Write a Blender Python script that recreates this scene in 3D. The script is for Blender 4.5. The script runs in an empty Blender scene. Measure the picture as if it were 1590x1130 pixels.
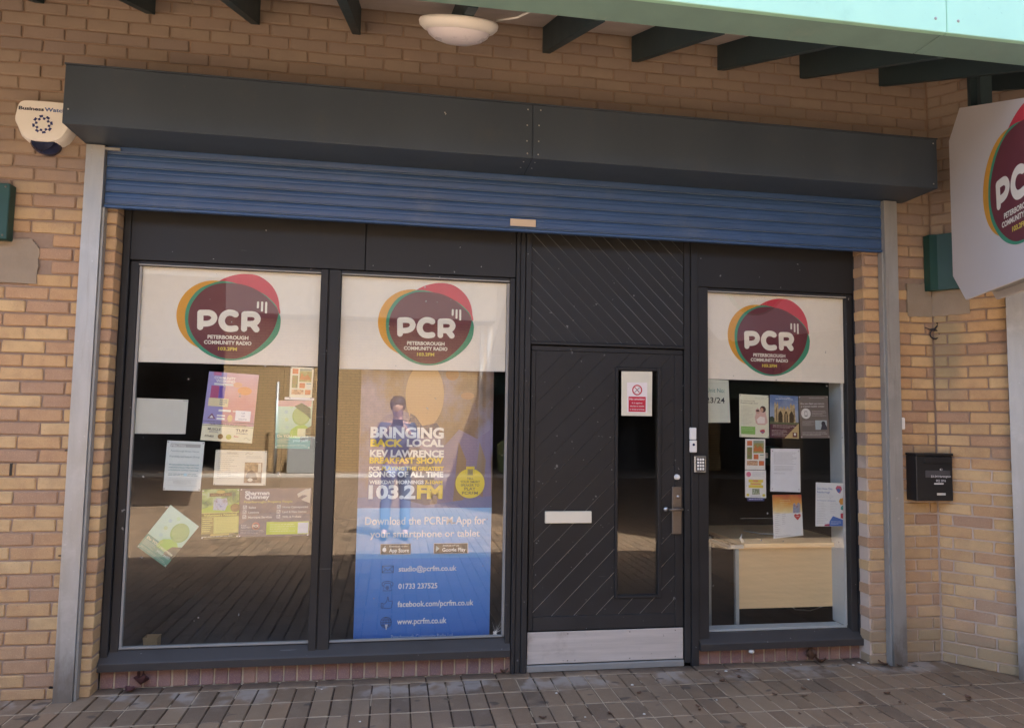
import bpy, math, random
import numpy as np
from mathutils import Vector, Matrix

SC = bpy.context.scene
COL = SC.collection
R = random.Random(7)

# ------------------------------------------------------------------ camera
cam = bpy.data.cameras.new("camera")
cam.sensor_fit = 'HORIZONTAL'; cam.sensor_width = 36.0; cam.lens = 36.0 * 1118.75 / 1590.0
cam.clip_start = 0.05; cam.clip_end = 2000
co = bpy.data.objects.new("camera", cam); COL.objects.link(co); SC.camera = co
yaw, pit, rol = 0.161000926, 0.0747084647, 0.0160277877
f = Vector((math.sin(yaw) * math.cos(pit), math.cos(yaw) * math.cos(pit), math.sin(pit)))
r = Vector((math.cos(yaw), -math.sin(yaw), 0)); u = r.cross(f)
r2 = r * math.cos(rol) + u * math.sin(rol); u2 = u * math.cos(rol) - r * math.sin(rol)
Mx = Matrix(((r2.x, u2.x, -f.x), (r2.y, u2.y, -f.y), (r2.z, u2.z, -f.z))).to_4x4()
Mx.translation = Vector((0, -4.3474, 1.5484)); co.matrix_world = Mx

# ------------------------------------------------------------------ world, sun, exposure
SUN_EL, SUN_ROT = 58.0, 24.0
W = bpy.data.worlds.new("World"); SC.world = W; W.use_nodes = True
nt = W.node_tree; nt.nodes.clear()
sky = nt.nodes.new('ShaderNodeTexSky'); sky.sky_type = 'NISHITA'; sky.sun_disc = False
sky.sun_elevation = math.radians(SUN_EL); sky.sun_rotation = math.radians(SUN_ROT)
sky.air_density = .75; sky.dust_density = 6.0; sky.ozone_density = .4
bg = nt.nodes.new('ShaderNodeBackground'); bg.inputs[1].default_value = 0.15
wo = nt.nodes.new('ShaderNodeOutputWorld')
nt.links.new(sky.outputs[0], bg.inputs[0]); nt.links.new(bg.outputs[0], wo.inputs[0])
sl = bpy.data.lights.new("sun", 'SUN'); sl.energy = 4.0; sl.angle = math.radians(0.53); sl.color = (1, .955, .88)
so = bpy.data.objects.new("sun", sl); COL.objects.link(so)
e_, a_ = math.radians(SUN_EL), math.radians(SUN_ROT)
sd = Vector((math.sin(a_) * math.cos(e_), math.cos(a_) * math.cos(e_), math.sin(e_)))
so.rotation_euler = (-sd).to_track_quat('-Z', 'Y').to_euler()
SC.view_settings.view_transform = 'Standard'; SC.view_settings.look = 'None'
SC.view_settings.gamma = 1.0; SC.view_settings.use_curve_mapping = False
SC.view_settings.exposure = 3.05
SC.render.engine = 'CYCLES'

# ------------------------------------------------------------------ node helpers
def newmat(name):
    m = bpy.data.materials.new(name); m.use_nodes = True
    n = m.node_tree; b = n.nodes['Principled BSDF']
    return m, n, b
def nd(n, t, **kw):
    x = n.nodes.new(t)
    for k, v in kw.items():
        if k.startswith('i_'):
            x.inputs[k[2:].replace('_', ' ')].default_value = v
        else: setattr(x, k, v)
    return x
def lk(n, a, b): n.links.new(a, b)
def ramp(n, src, stops):
    c = n.nodes.new('ShaderNodeValToRGB'); el = c.color_ramp.elements
    while len(el) > 1: el.remove(el[-1])
    el[0].position = stops[0][0]; el[0].color = (*stops[0][1], 1) if len(stops[0][1]) == 3 else stops[0][1]
    for p, cc in stops[1:]:
        e = el.new(p); e.color = (*cc, 1)
    lk(n, src, c.inputs[0]); return c.outputs[0]
def mixc(n, fac, a, b, mode='MIX'):
    x = n.nodes.new('ShaderNodeMix'); x.data_type = 'RGBA'; x.blend_type = mode
    for s, v in ((x.inputs['Factor'], fac), (x.inputs['A'], a), (x.inputs['B'], b)):
        if hasattr(v, 'is_output'): lk(n, v, s)
        elif isinstance(v, (int, float)): s.default_value = v
        else: s.default_value = (*v, 1)
    # colour sockets are the RGBA ones
    return x
def mix(n, fac, a, b, mode='MIX'):
    x = n.nodes.new('ShaderNodeMix'); x.data_type = 'RGBA'; x.blend_type = mode
    F, A, B = x.inputs[0], x.inputs[6], x.inputs[7]
    for s, v in ((F, fac), (A, a), (B, b)):
        if isinstance(v, bpy.types.NodeSocket): lk(n, v, s)
        elif isinstance(v, (int, float)): s.default_value = v if s is F else (v, v, v, 1)
        else: s.default_value = (*v, 1)
    return x.outputs[2]
def mth(n, op, a, b=0.0, c=None, clamp=False):
    x = n.nodes.new('ShaderNodeMath'); x.operation = op; x.use_clamp = clamp
    for i, v in enumerate((a, b) if c is None else (a, b, c)):
        if isinstance(v, bpy.types.NodeSocket): lk(n, v, x.inputs[i])
        else: x.inputs[i].default_value = v
    return x.outputs[0]
def coords(n, world=True, scale=(1, 1, 1), rot=(0, 0, 0)):
    if world:
        g = n.nodes.new('ShaderNodeNewGeometry').outputs['Position']
    else: g = n.nodes.new('ShaderNodeTexCoord').outputs['Object']
    mp = n.nodes.new('ShaderNodeMapping'); mp.inputs['Scale'].default_value = scale; mp.inputs['Rotation'].default_value = rot
    lk(n, g, mp.inputs[0]); return mp.outputs[0]
def noise(n, vec, scale, detail=4, rough=.55):
    x = n.nodes.new('ShaderNodeTexNoise'); x.inputs['Scale'].default_value = scale
    x.inputs['Detail'].default_value = detail; x.inputs['Roughness'].default_value = rough
    if vec is not None: lk(n, vec, x.inputs['Vector'])
    return x.outputs['Fac']
def step(n, src, lo, hi):
    x = n.nodes.new('ShaderNodeMapRange'); x.inputs[1].default_value = lo; x.inputs[2].default_value = hi
    x.interpolation_type = 'SMOOTHSTEP'
    lk(n, src, x.inputs[0]); return x.outputs[0]
def bump(n, b, h, strength=.3, dist=.002):
    x = n.nodes.new('ShaderNodeBump'); x.inputs['Strength'].default_value = strength; x.inputs['Distance'].default_value = dist
    lk(n, h, x.inputs['Height']); lk(n, x.outputs[0], b.inputs['Normal'])
def posz(n):
    g = n.nodes.new('ShaderNodeNewGeometry'); s = n.nodes.new('ShaderNodeSeparateXYZ'); lk(n, g.outputs['Position'], s.inputs[0])
    return s.outputs
def simple(name, c, rough=.5, metal=0., var=.12, sc=8., bs=.15, stretch=(1, 1, 1), dust=None, dustamt=.0, spec=.5, bd=.0015, fine=120):
    m, n, b = newmat(name)
    v = coords(n, scale=stretch)
    f1 = noise(n, v, sc); f2 = noise(n, v, fine, 3)
    lo = tuple(x * (1 - var) for x in c); hi = tuple(min(1, x * (1 + var)) for x in c)
    base = mix(n, f1, lo, hi)
    base = mix(n, mth(n, 'MULTIPLY', step(n, f2, .45, .7), var * .5), base, hi)
    if dust:
        d = step(n, noise(n, coords(n), 3.1, 6, .7), .52, .75)
        sp = step(n, noise(n, coords(n), 38, 2), .70, .74)
        base = mix(n, mth(n, 'MULTIPLY', mth(n, 'MAXIMUM', d, sp), dustamt), base, dust)
    lk(n, base, b.inputs['Base Color'])
    rr = n.nodes.new('ShaderNodeMapRange'); rr.inputs[3].default_value = max(.05, rough - .12); rr.inputs[4].default_value = min(1, rough + .12)
    lk(n, f1, rr.inputs[0]); lk(n, rr.outputs[0], b.inputs['Roughness'])
    b.inputs['Metallic'].default_value = metal; b.inputs['Specular IOR Level'].default_value = spec
    bump(n, b, f2, bs, bd)
    return m

# ------------------------------------------------------------------ materials
def brick_mat(name, stops, world_dirt=True):
    m, n, b = newmat(name)
    oi = n.nodes.new('ShaderNodeObjectInfo'); g = n.nodes.new('ShaderNodeNewGeometry')
    rnd = mth(n, 'FRACT', mth(n, 'ADD', oi.outputs['Random'], g.outputs['Random Per Island']))
    c = ramp(n, rnd, stops)
    v = coords(n)
    blot = step(n, noise(n, v, 9, 5, .6), .38, .68)
    c = mix(n, mth(n, 'MULTIPLY', blot, .34), c, (.34, .20, .125))
    fine = noise(n, v, 150, 4, .7)
    c = mix(n, mth(n, 'MULTIPLY', step(n, fine, .5, .75), .5), c, (.72, .53, .32))
    pit = step(n, noise(n, v, 210, 2), .63, .72)
    c = mix(n, mth(n, 'MULTIPLY', pit, .5), c, (.20, .11, .07))
    sx = posz(n)
    if world_dirt:
        # lime bloom and damp/algae of the low courses, patchy
        nb = noise(n, v, 2.6, 6, .65)
        low = step(n, mth(n, 'ADD', sx['Z'], mth(n, 'MULTIPLY', nb, -1.1)), .35, -.55)
        right = step(n, sx['X'], 1.5, 3.0)
        c = mix(n, mth(n, 'MULTIPLY', mth(n, 'MULTIPLY', low, right), .30), c, (.62, .50, .40))
        al = step(n, mth(n, 'ADD', sx['Z'], mth(n, 'MULTIPLY', nb, -.5)), .10, -.12)
        c = mix(n, mth(n, 'MULTIPLY', mth(n, 'MULTIPLY', al, right), .48), c, (.26, .23, .14))
        # green run under the old pipe in the corner
        dx = mth(n, 'ABSOLUTE', mth(n, 'SUBTRACT', sx['X'], 3.64))
        run = mth(n, 'MULTIPLY', step(n, mth(n, 'ADD', dx, mth(n, 'MULTIPLY', nb, -.10)), .03, -.03), mth(n, 'MULTIPLY', step(n, sx['Z'], 1.6, 1.95), step(n, sx['Z'], 2.35, 2.25)))
        c = mix(n, mth(n, 'MULTIPLY', run, .6), c, (.22, .21, .14))
        soot_veil = step(n, mth(n, 'ADD', sx['Z'], mth(n, 'MULTIPLY', nb, .9)), 2.7, 3.7)  # upper courses greyed: real dirt plus the flare's veil put into colour
        c = mix(n, mth(n, 'MULTIPLY', soot_veil, .80), c, (.26, .232, .222))
    lk(n, c, b.inputs['Base Color']); b.inputs['Roughness'].default_value = .88; b.inputs['Specular IOR Level'].default_value = .25
    # drag-wire face: short slanted ridges
    vd = coords(n, scale=(60, 60, 60), rot=(0, math.radians(38), 0))
    mp = n.nodes.new('ShaderNodeMapping'); mp.inputs['Scale'].default_value = (3.4, 1, .55); lk(n, vd, mp.inputs[0])
    rid = noise(n, mp.outputs[0], 1.6, 3)
    h = mth(n, 'ADD', mth(n, 'MULTIPLY', rid, .8), mth(n, 'MULTIPLY', fine, .7))
    bump(n, b, h, .75, .0055)
    return m
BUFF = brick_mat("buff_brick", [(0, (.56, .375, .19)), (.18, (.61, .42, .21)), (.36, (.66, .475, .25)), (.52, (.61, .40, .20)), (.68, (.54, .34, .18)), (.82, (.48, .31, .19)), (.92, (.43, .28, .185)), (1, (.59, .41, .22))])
PURPLE = brick_mat("purple_brick", [(0, (.27, .155, .15)), (.35, (.32, .19, .175)), (.65, (.36, .22, .20)), (.85, (.25, .16, .165)), (1, (.40, .25, .2))], False)

def mortar_mat():
    m, n, b = newmat("mortar"); v = coords(n); sx = posz(n)
    nb = noise(n, v, 3, 6, .6)
    c = mix(n, noise(n, v, 40, 4), (.25, .178, .132), (.37, .275, .21))
    lowr = step(n, mth(n, 'ADD', sx['Z'], mth(n, 'MULTIPLY', nb, -.7)), 1.15, .75)
    rt = step(n, sx['X'], 2.6, 3.15)
    c = mix(n, mth(n, 'MULTIPLY', mth(n, 'MULTIPLY', lowr, rt), .85), c, (.66, .58, .50))
    lowl = step(n, mth(n, 'ADD', sx['Z'], mth(n, 'MULTIPLY', nb, -.5)), 1.1, .6)
    c = mix(n, mth(n, 'MULTIPLY', lowl, .35), c, (.55, .42, .33))
    lk(n, c, b.inputs['Base Color']); b.inputs['Roughness'].default_value = .95
    bump(n, b, noise(n, v, 160, 3), .5, .003); return m
MORTAR = mortar_mat()
SILLMORTAR = simple("sill_mortar", (.56, .47, .34), .95, var=.2, sc=30, bs=.4)

def paving_mat(name):
    m, n, b = newmat(name)
    oi = n.nodes.new('ShaderNodeObjectInfo'); g = n.nodes.new('ShaderNodeNewGeometry')
    rnd = mth(n, 'FRACT', mth(n, 'ADD', oi.outputs['Random'], g.outputs['Random Per Island']))
    c = ramp(n, rnd, [(0, (.22, .152, .095)), (.3, (.26, .18, .112)), (.55, (.29, .205, .13)), (.8, (.17, .12, .08)), (1, (.30, .20, .12))])
    v = coords(n)
    big = noise(n, v, 1.7, 6, .62); mid = noise(n, v, 11, 5, .6); fine = noise(n, v, 170, 4, .7)
    c = mix(n, mth(n, 'MULTIPLY', step(n, big, .45, .7), .40), c, (.13, .095, .065))
    c = mix(n, mth(n, 'MULTIPLY', step(n, mid, .5, .75), .35), c, (.36, .28, .20))
    c = mix(n, mth(n, 'MULTIPLY', step(n, fine, .52, .74), .35), c, (.38, .31, .25))
    sx = posz(n)
    # pale cement smears along the plinth and dark spill spots
    near = step(n, mth(n, 'ADD', sx['Y'], mth(n, 'MULTIPLY', mid, .30)), -.06, .08)
    keep = mth(n, 'MULTIPLY', step(n, sx['Y'], .035, .015), near)
    sm = mth(n, 'MULTIPLY', keep, step(n, noise(n, v, 3.3, 3), .47, .56))
    c = mix(n, mth(n, 'MULTIPLY', sm, .60), c, (.46, .41, .36))
    spot = step(n, noise(n, coords(n, scale=(1, 1.6, 1)), 6.5, 2, .4), .66, .72)
    c = mix(n, mth(n, 'MULTIPLY', spot, .72), c, (.06, .05, .045))
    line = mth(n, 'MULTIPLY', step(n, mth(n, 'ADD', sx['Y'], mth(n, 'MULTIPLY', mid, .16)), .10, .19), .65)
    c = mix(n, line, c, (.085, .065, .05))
    spk = step(n, noise(n, v, 55, 2), .735, .755)
    c = mix(n, mth(n, 'MULTIPLY', spk, .6), c, (.5, .46, .4))
    lk(n, c, b.inputs['Base Color'])
    rr = n.nodes.new('ShaderNodeMapRange'); rr.inputs[3].default_value = .42; rr.inputs[4].default_value = .8; lk(n, mid, rr.inputs[0]); lk(n, rr.outputs[0], b.inputs['Roughness'])
    bump(n, b, mth(n, 'ADD', fine, mth(n, 'MULTIPLY', mid, .8)), .5, .003)
    return m
PAVE = paving_mat("block_paving")
def joint_mat():
    m, n, b = newmat("joint_sand"); v = coords(n)
    c = mix(n, step(n, noise(n, v, 4, 5, .65), .55, .70), (.075, .052, .036), (.52, .41, .29))
    lk(n, c, b.inputs['Base Color']); b.inputs['Roughness'].default_value = .95; bump(n, b, noise(n, v, 200, 3), .5, .003); return m
JOINT = joint_mat()
SAND = simple('pale_joint_sand', (.50, .40, .28), .95, var=.3, sc=20, bs=.4, dust=(.16, .12, .08), dustamt=.8)

def black_paint(name, c, dustamt):
    m, n, b = newmat(name); v = coords(n)
    f1 = noise(n, v, 5, 5); f2 = noise(n, v, 90, 3)
    c0 = mix(n, f1, tuple(x * .8 for x in c), tuple(x * 1.25 for x in c))
    sx = posz(n)
    low = step(n, mth(n, 'ADD', sx['Z'], mth(n, 'MULTIPLY', f1, -.5)), .45, -.15)
    grime = mth(n, 'MULTIPLY', low, dustamt)
    c0 = mix(n, grime, c0, (.17, .155, .145))
    sp = step(n, noise(n, v, 30, 2, .4), .745, .765)
    c0 = mix(n, mth(n, 'MULTIPLY', sp, .55), c0, (.38, .38, .37))
    scr = step(n, noise(n, coords(n, scale=(3, 3, 40), rot=(0, .5, 0)), 1.2, 2), .76, .78)
    c0 = mix(n, mth(n, 'MULTIPLY', scr, .18), c0, (.3, .3, .3))
    lk(n, c0, b.inputs['Base Color'])
    rr = n.nodes.new('ShaderNodeMapRange'); rr.inputs[3].default_value = .38; rr.inputs[4].default_value = .62; lk(n, f1, rr.inputs[0]); lk(n, rr.outputs[0], b.inputs['Roughness'])
    b.inputs['Specular IOR Level'].default_value = .38
    bump(n, b, mth(n, 'ADD', f2, mth(n, 'MULTIPLY', noise(n, coords(n, scale=(1, 1, .15)), 40, 3), .7)), .3, .0012)
    return m
BLACK = black_paint("black_gloss_paint", (.017, .018, .020), .13)
SILLP = black_paint("weathered_black_sill", (.018, .018, .019), .22)
BOXP = simple("hazed_blue_fascia_paint", (.050, .068, .092), .5, var=.25, sc=3, bs=.08, stretch=(1, 1, .35), dust=(.085, .095, .10), dustamt=.35, spec=.4)  # base colour lightened to carry some of the lens flare's haze
def dent(m, sc, d):
    n = m.node_tree; b = n.nodes['Principled BSDF']; old = b.inputs['Normal'].links[0].from_node
    x = n.nodes.new('ShaderNodeBump'); x.inputs['Strength'].default_value = .5; x.inputs['Distance'].default_value = d
    lk(n, noise(n, coords(n), sc, 2), x.inputs['Height']); lk(n, old.outputs[0], x.inputs['Normal']); lk(n, x.outputs[0], b.inputs['Normal'])
dent(BOXP, 2.0, .02)
BLUE = simple("blue_shutter_paint", (.038, .092, .225), .45, var=.28, sc=5, bs=.12, stretch=(.4, 1, 3), dust=(.16, .2, .27), dustamt=.25)
BLUEL = simple('blue_edge_highlight', (.13, .19, .29), .4, var=.25, sc=4, bs=.1)  # lighter blue stands for the highlight along the slat edges
dent(BLUE, 3.0, .012)
def basedirt(m, z0, z1, col, amt):
    n = m.node_tree; b = n.nodes['Principled BSDF']; src = b.inputs['Base Color'].links[0].from_socket; sx = posz(n)
    nb = noise(n, coords(n, scale=(1, 1, .4)), 14, 5, .65)
    c = mix(n, mth(n, 'MULTIPLY', step(n, mth(n, 'ADD', sx['Z'], mth(n, 'MULTIPLY', nb, -(z1 - z0) * 1.6)), z1 - (z1 - z0) * .8, z0 - (z1 - z0) * .8), amt), src, col)
    st = step(n, noise(n, coords(n, scale=(14, 14, .7)), 2.0, 4, .6), .55, .72)
    c = mix(n, mth(n, 'MULTIPLY', st, .35), c, tuple(x * 1.5 for x in col)); lk(n, c, b.inputs['Base Color'])
GALV = simple("galvanised_steel", (.42, .43, .42), .5, .55, var=.22, sc=7, bs=.2, stretch=(3, 3, .6), dust=(.6, .61, .6), dustamt=.5)
basedirt(GALV, 0, .35, (.16, .13, .10), .75)
GREY = simple("grey_steel", (.33, .34, .33), .55, .3, var=.2, sc=9, bs=.2, dust=(.2, .2, .19), dustamt=.4)
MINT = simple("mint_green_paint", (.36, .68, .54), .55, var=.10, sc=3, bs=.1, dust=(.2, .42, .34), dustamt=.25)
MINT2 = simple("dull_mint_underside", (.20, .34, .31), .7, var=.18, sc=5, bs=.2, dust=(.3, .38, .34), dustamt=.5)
TEAL = simple("dark_teal_rafter_paint", (.030, .058, .070), .6, var=.15, sc=6, bs=.15)
SOFF = simple("pale_soffit_board", (.60, .56, .55), .7, var=.1, sc=5, bs=.1)
GREENB = simple("dark_green_board", (.013, .060, .046), .45, var=.15, sc=6, bs=.1)
REND = simple("cement_render", (.30, .245, .18), .95, var=.2, sc=7, bs=.5, bd=.004, dust=(.36, .31, .25), dustamt=.4)
WHITEP = simple("white_plastic", (.84, .84, .80), .4, var=.05, sc=10, bs=.04)
DIFF = simple("milky_diffuser", (.72, .70, .76), .3, var=.04, sc=10, bs=.02)
SIGNW = simple("white_sign_panel", (.64, .63, .64), .45, var=.05, sc=4, bs=.03)
BLACKPL = simple("black_plastic", (.018, .019, .021), .35, var=.1, sc=20, bs=.1)
NAVY = simple("navy_lens", (.015, .03, .10), .15, var=.05, bs=.02)
CHROME = simple("satin_chrome", (.6, .6, .58), .3, .9, var=.1, sc=20, bs=.05)
BRONZE = simple("aged_metal", (.20, .17, .14), .45, .7, var=.2, sc=20, bs=.1)
KICK = simple("scuffed_kick_plate", (.60, .55, .50), .6, .1, var=.28, sc=5, bs=.25, stretch=(.5, 1, 9), dust=(.30, .25, .21), dustamt=.7)
UPVC = simple("grey_white_upvc", (.58, .62, .62), .4, var=.06, sc=6, bs=.05)
BEAD = simple("grey_glazing_bead", (.30, .30, .285), .5, var=.12, sc=12, bs=.1)
BEECH = simple("beech_veneer", (.87, .63, .34), .4, var=.12, sc=4, bs=.05, stretch=(1, 1, 14), fine=40)
SILVER = simple("silver_desk_leg", (.50, .54, .54), .4, .4, var=.08, sc=8, bs=.05)
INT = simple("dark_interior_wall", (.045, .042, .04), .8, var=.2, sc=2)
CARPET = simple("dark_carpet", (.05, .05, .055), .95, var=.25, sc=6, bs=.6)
CARD = simple("brown_cardboard", (.45, .29, .13), .8, var=.12)
CONC = simple("pale_concrete", (.38, .34, .29), .9, var=.15, sc=3, bs=.3)
LEAFM = simple("dry_leaf", (.12, .065, .04), .7, var=.4, sc=20, bs=.3)
LEAFR = simple("maroon_leaf", (.09, .035, .035), .7, var=.4, sc=20, bs=.3)
PALE = simple("pale_litter", (.7, .68, .62), .7, var=.1)
CABLE = simple("black_cable", (.02, .02, .025), .5)
WCABLE = simple("grey_cable", (.5, .5, .52), .5)
DGLASS = simple("dark_glass", (.012, .014, .016), .08, var=.05, bs=.0)
ROOFT = simple('dark_roof', (.07, .065, .06), .8, var=.2, sc=4)
FLOWER = simple("planting", (.10, .13, .05), .8, var=.8, sc=6)

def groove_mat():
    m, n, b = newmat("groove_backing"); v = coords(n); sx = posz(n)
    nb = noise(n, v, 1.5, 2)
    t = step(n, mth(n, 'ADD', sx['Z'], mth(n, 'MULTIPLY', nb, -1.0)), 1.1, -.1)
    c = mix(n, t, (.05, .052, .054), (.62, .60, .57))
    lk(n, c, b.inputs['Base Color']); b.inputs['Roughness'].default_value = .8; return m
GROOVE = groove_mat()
def groove2():
    m, n, b = newmat("dusty_groove"); v = coords(n)
    t = step(n, noise(n, coords(n, scale=(1, 1, 1)), 1.6, 2), .30, .72)
    c = mix(n, t, (.10, .11, .115), (.26, .285, .30)); lk(n, c, b.inputs['Base Color']); b.inputs['Roughness'].default_value = .8; return m
GROOVE2 = groove2()

def glass_mat(name, ior, tint=(.93, .95, .94)):
    m = bpy.data.materials.new(name); m.use_nodes = True; n = m.node_tree; n.nodes.clear()
    out = n.nodes.new('ShaderNodeOutputMaterial'); tr = n.nodes.new('ShaderNodeBsdfTransparent'); tr.inputs[0].default_value = (*tint, 1)
    tr2 = n.nodes.new('ShaderNodeBsdfTransparent')
    gl = n.nodes.new('ShaderNodeBsdfGlossy'); gl.inputs['Roughness'].default_value = .004; gl.inputs[0].default_value = (1, 1, 1, 1)
    fr = n.nodes.new('ShaderNodeFresnel'); fr.inputs[0].default_value = ior
    wb = n.nodes.new('ShaderNodeBump'); wb.inputs['Strength'].default_value = .12; wb.inputs['Distance'].default_value = .002; lk(n, noise(n, coords(n), 2.2, 1), wb.inputs['Height']); lk(n, wb.outputs[0], gl.inputs['Normal'])
    mx = n.nodes.new('ShaderNodeMixShader'); lk(n, fr.outputs[0], mx.inputs[0]); lk(n, tr.outputs[0], mx.inputs[1]); lk(n, gl.outputs[0], mx.inputs[2])
    # thin dirt film: sparse specks
    df = n.nodes.new('ShaderNodeBsdfDiffuse'); df.inputs[0].default_value = (.6, .6, .58, 1)
    sp = step(n, noise(n, coords(n), 26, 2, .4), .775, .79)
    film = mth(n, 'ADD', mth(n, 'MULTIPLY', sp, .55), mth(n, 'MULTIPLY', step(n, noise(n, coords(n), 2.5, 5, .7), .45, .8), .02))
    m2 = n.nodes.new('ShaderNodeMixShader'); lk(n, film, m2.inputs[0]); lk(n, mx.outputs[0], m2.inputs[1]); lk(n, df.outputs[0], m2.inputs[2])
    g = n.nodes.new('ShaderNodeNewGeometry'); m3 = n.nodes.new('ShaderNodeMixShader')
    lk(n, g.outputs['Backfacing'], m3.inputs[0]); lk(n, m2.outputs[0], m3.inputs[1]); lk(n, tr2.outputs[0], m3.inputs[2])
    lk(n, m3.outputs[0], out.inputs[0]); return m
GLASS = glass_mat("window_glass", 1.86)

_pc = {}
def pcol(c):
    c = tuple(round(x, 3) for x in c)
    if c not in _pc:
        m, n, b = newmat("printed_ink"); 
        cc = mix(n, noise(n, coords(n), 20, 3), tuple(x * .93 for x in c), tuple(min(1, x * 1.05) for x in c))
        lk(n, cc, b.inputs['Base Color']); b.inputs['Roughness'].default_value = .55; b.inputs['Specular IOR Level'].default_value = .3
        _pc[c] = m
    return _pc[c]
def photo_mat(name, cols, sc=20, stretch=(1, 1, 1)):
    m, n, b = newmat(name)
    st = [(i / (len(cols) - 1) * .4 + .3, c) for i, c in enumerate(cols)]
    c = ramp(n, noise(n, coords(n, scale=stretch), sc, 5, .6), st)
    lk(n, c, b.inputs['Base Color']); b.inputs['Roughness'].default_value = .5; return m
def grad_mat(name, z0, z1, stops, sc=9, amt=.3):
    m, n, b = newmat(name); sx = posz(n)
    t = n.nodes.new('ShaderNodeMapRange'); t.inputs[1].default_value = z0; t.inputs[2].default_value = z1; lk(n, sx['Z'], t.inputs[0])
    v = mth(n, 'ADD', t.outputs[0], mth(n, 'MULTIPLY', mth(n, 'SUBTRACT', noise(n, coords(n), sc, 4), .5), amt))
    c = ramp(n, v, stops); lk(n, c, b.inputs['Base Color']); b.inputs['Roughness'].default_value = .5; return m

# ------------------------------------------------------------------ mesh builders
def link(o, parent=None, label=None, cat=None, group=None, kind=None):
    if o.name not in COL.objects: COL.objects.link(o)
    if parent: o.parent = parent
    if label: o['label'] = label
    if cat: o['category'] = cat
    if group: o['group'] = group
    if kind: o['kind'] = kind
    return o
def empty(name, loc, label, cat, group=None, rz=0):
    o = bpy.data.objects.new(name, None); o.empty_display_size = .1
    o.location = loc; o.rotation_euler = (0, 0, rz)
    return link(o, None, label, cat, group)
class MB:
    def __init__(s): s.v = []; s.f = []; s.m = []; s.mats = []; s.sm = []
    def mi(s, mat):
        if mat is None: return 0
        if mat not in s.mats: s.mats.append(mat)
        return s.mats.index(mat)
    def add(s, vs, fs, mat=None, smooth=False):
        b = len(s.v); s.v += [tuple(x) for x in vs]; k = s.mi(mat)
        for q in fs: s.f.append([b + i for i in q]); s.m.append(k); s.sm.append(smooth)
    def box(s, x0, x1, y0, y1, z0, z1, c=.002, mat=None):
        c = min(c, (x1 - x0) * .3, (y1 - y0) * .3, (z1 - z0) * .3)
        if c < 1e-5:
            v = [(x, y, z) for x in (x0, x1) for y in (y0, y1) for z in (z0, z1)]
            s.add(v, [(0, 1, 3, 2), (4, 6, 7, 5), (0, 4, 5, 1), (2, 3, 7, 6), (0, 2, 6, 4), (1, 5, 7, 3)], mat); return
        vs, fs = cbox(x0, x1, y0, y1, z0, z1, c); s.add(vs, fs, mat)
    def prism(s, pts, w0, w1, P, mat=None, c=0):
        """pts 2-D polygon, extruded from w0 to w1; P(u,v,w)->3-D"""
        n = len(pts)
        vs = [P(a, b, w0) for a, b in pts] + [P(a, b, w1) for a, b in pts]
        fs = [list(range(n))[::-1], list(range(n, 2 * n))] + [(i, (i + 1) % n, n + (i + 1) % n, n + i) for i in range(n)]
        s.add(vs, fs, mat)
    def tube(s, pts, rad, seg=8, mat=None, cap=True):
        pts = [Vector(p) for p in pts]; rings = []
        rads = rad if isinstance(rad, (list, tuple)) else [rad] * len(pts)
        up = Vector((0.13, .21, 1)).normalized()
        for i, p in enumerate(pts):
            t = (pts[min(i + 1, len(pts) - 1)] - pts[max(i - 1, 0)]).normalized()
            a = t.cross(up)
            if a.length < 1e-3: a = t.cross(Vector((1, 0, 0)))
            a.normalize(); b = t.cross(a)
            rings.append([p + (a * math.cos(k * 2 * math.pi / seg) + b * math.sin(k * 2 * math.pi / seg)) * rads[i] for k in range(seg)])
        vs = [v for rg in rings for v in rg]; fs = []
        for i in range(len(pts) - 1):
            for k in range(seg): fs.append((i * seg + k, i * seg + (k + 1) % seg, (i + 1) * seg + (k + 1) % seg, (i + 1) * seg + k))
        if cap: fs += [tuple(range(seg))[::-1], tuple(range((len(pts) - 1) * seg, len(pts) * seg))]
        s.add(vs, fs, mat, True)
    def lathe(s, prof, centre, axis, seg=32, mat=None):
        """prof: (radius, height along axis)"""
        ax = Vector(axis).normalized(); a = ax.cross(Vector((0.3, .2, .9))).normalized(); b = ax.cross(a); c0 = Vector(centre)
        vs = []; fs = []
        for rr, h in prof:
            for k in range(seg): vs.append(c0 + ax * h + (a * math.cos(k * 2 * math.pi / seg) + b * math.sin(k * 2 * math.pi / seg)) * max(rr, 1e-4))
        for i in range(len(prof) - 1):
            for k in range(seg): fs.append((i * seg + k, i * seg + (k + 1) % seg, (i + 1) * seg + (k + 1) % seg, (i + 1) * seg + k))
        s.add(vs, fs, mat, True)
    def mesh(s, name, mat=None):
        me = bpy.data.meshes.new(name); me.from_pydata([tuple(v) for v in s.v], [], s.f)
        for m in (s.mats or ([mat] if mat else [])): me.materials.append(m)
        if s.mats: me.polygons.foreach_set('material_index', s.m)
        me.polygons.foreach_set('use_smooth', s.sm); me.update(); return me
    def obj(s, name, mat=None, parent=None, **kw):
        o = bpy.data.objects.new(name, s.mesh(name, mat)); return link(o, parent, **kw)
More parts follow.
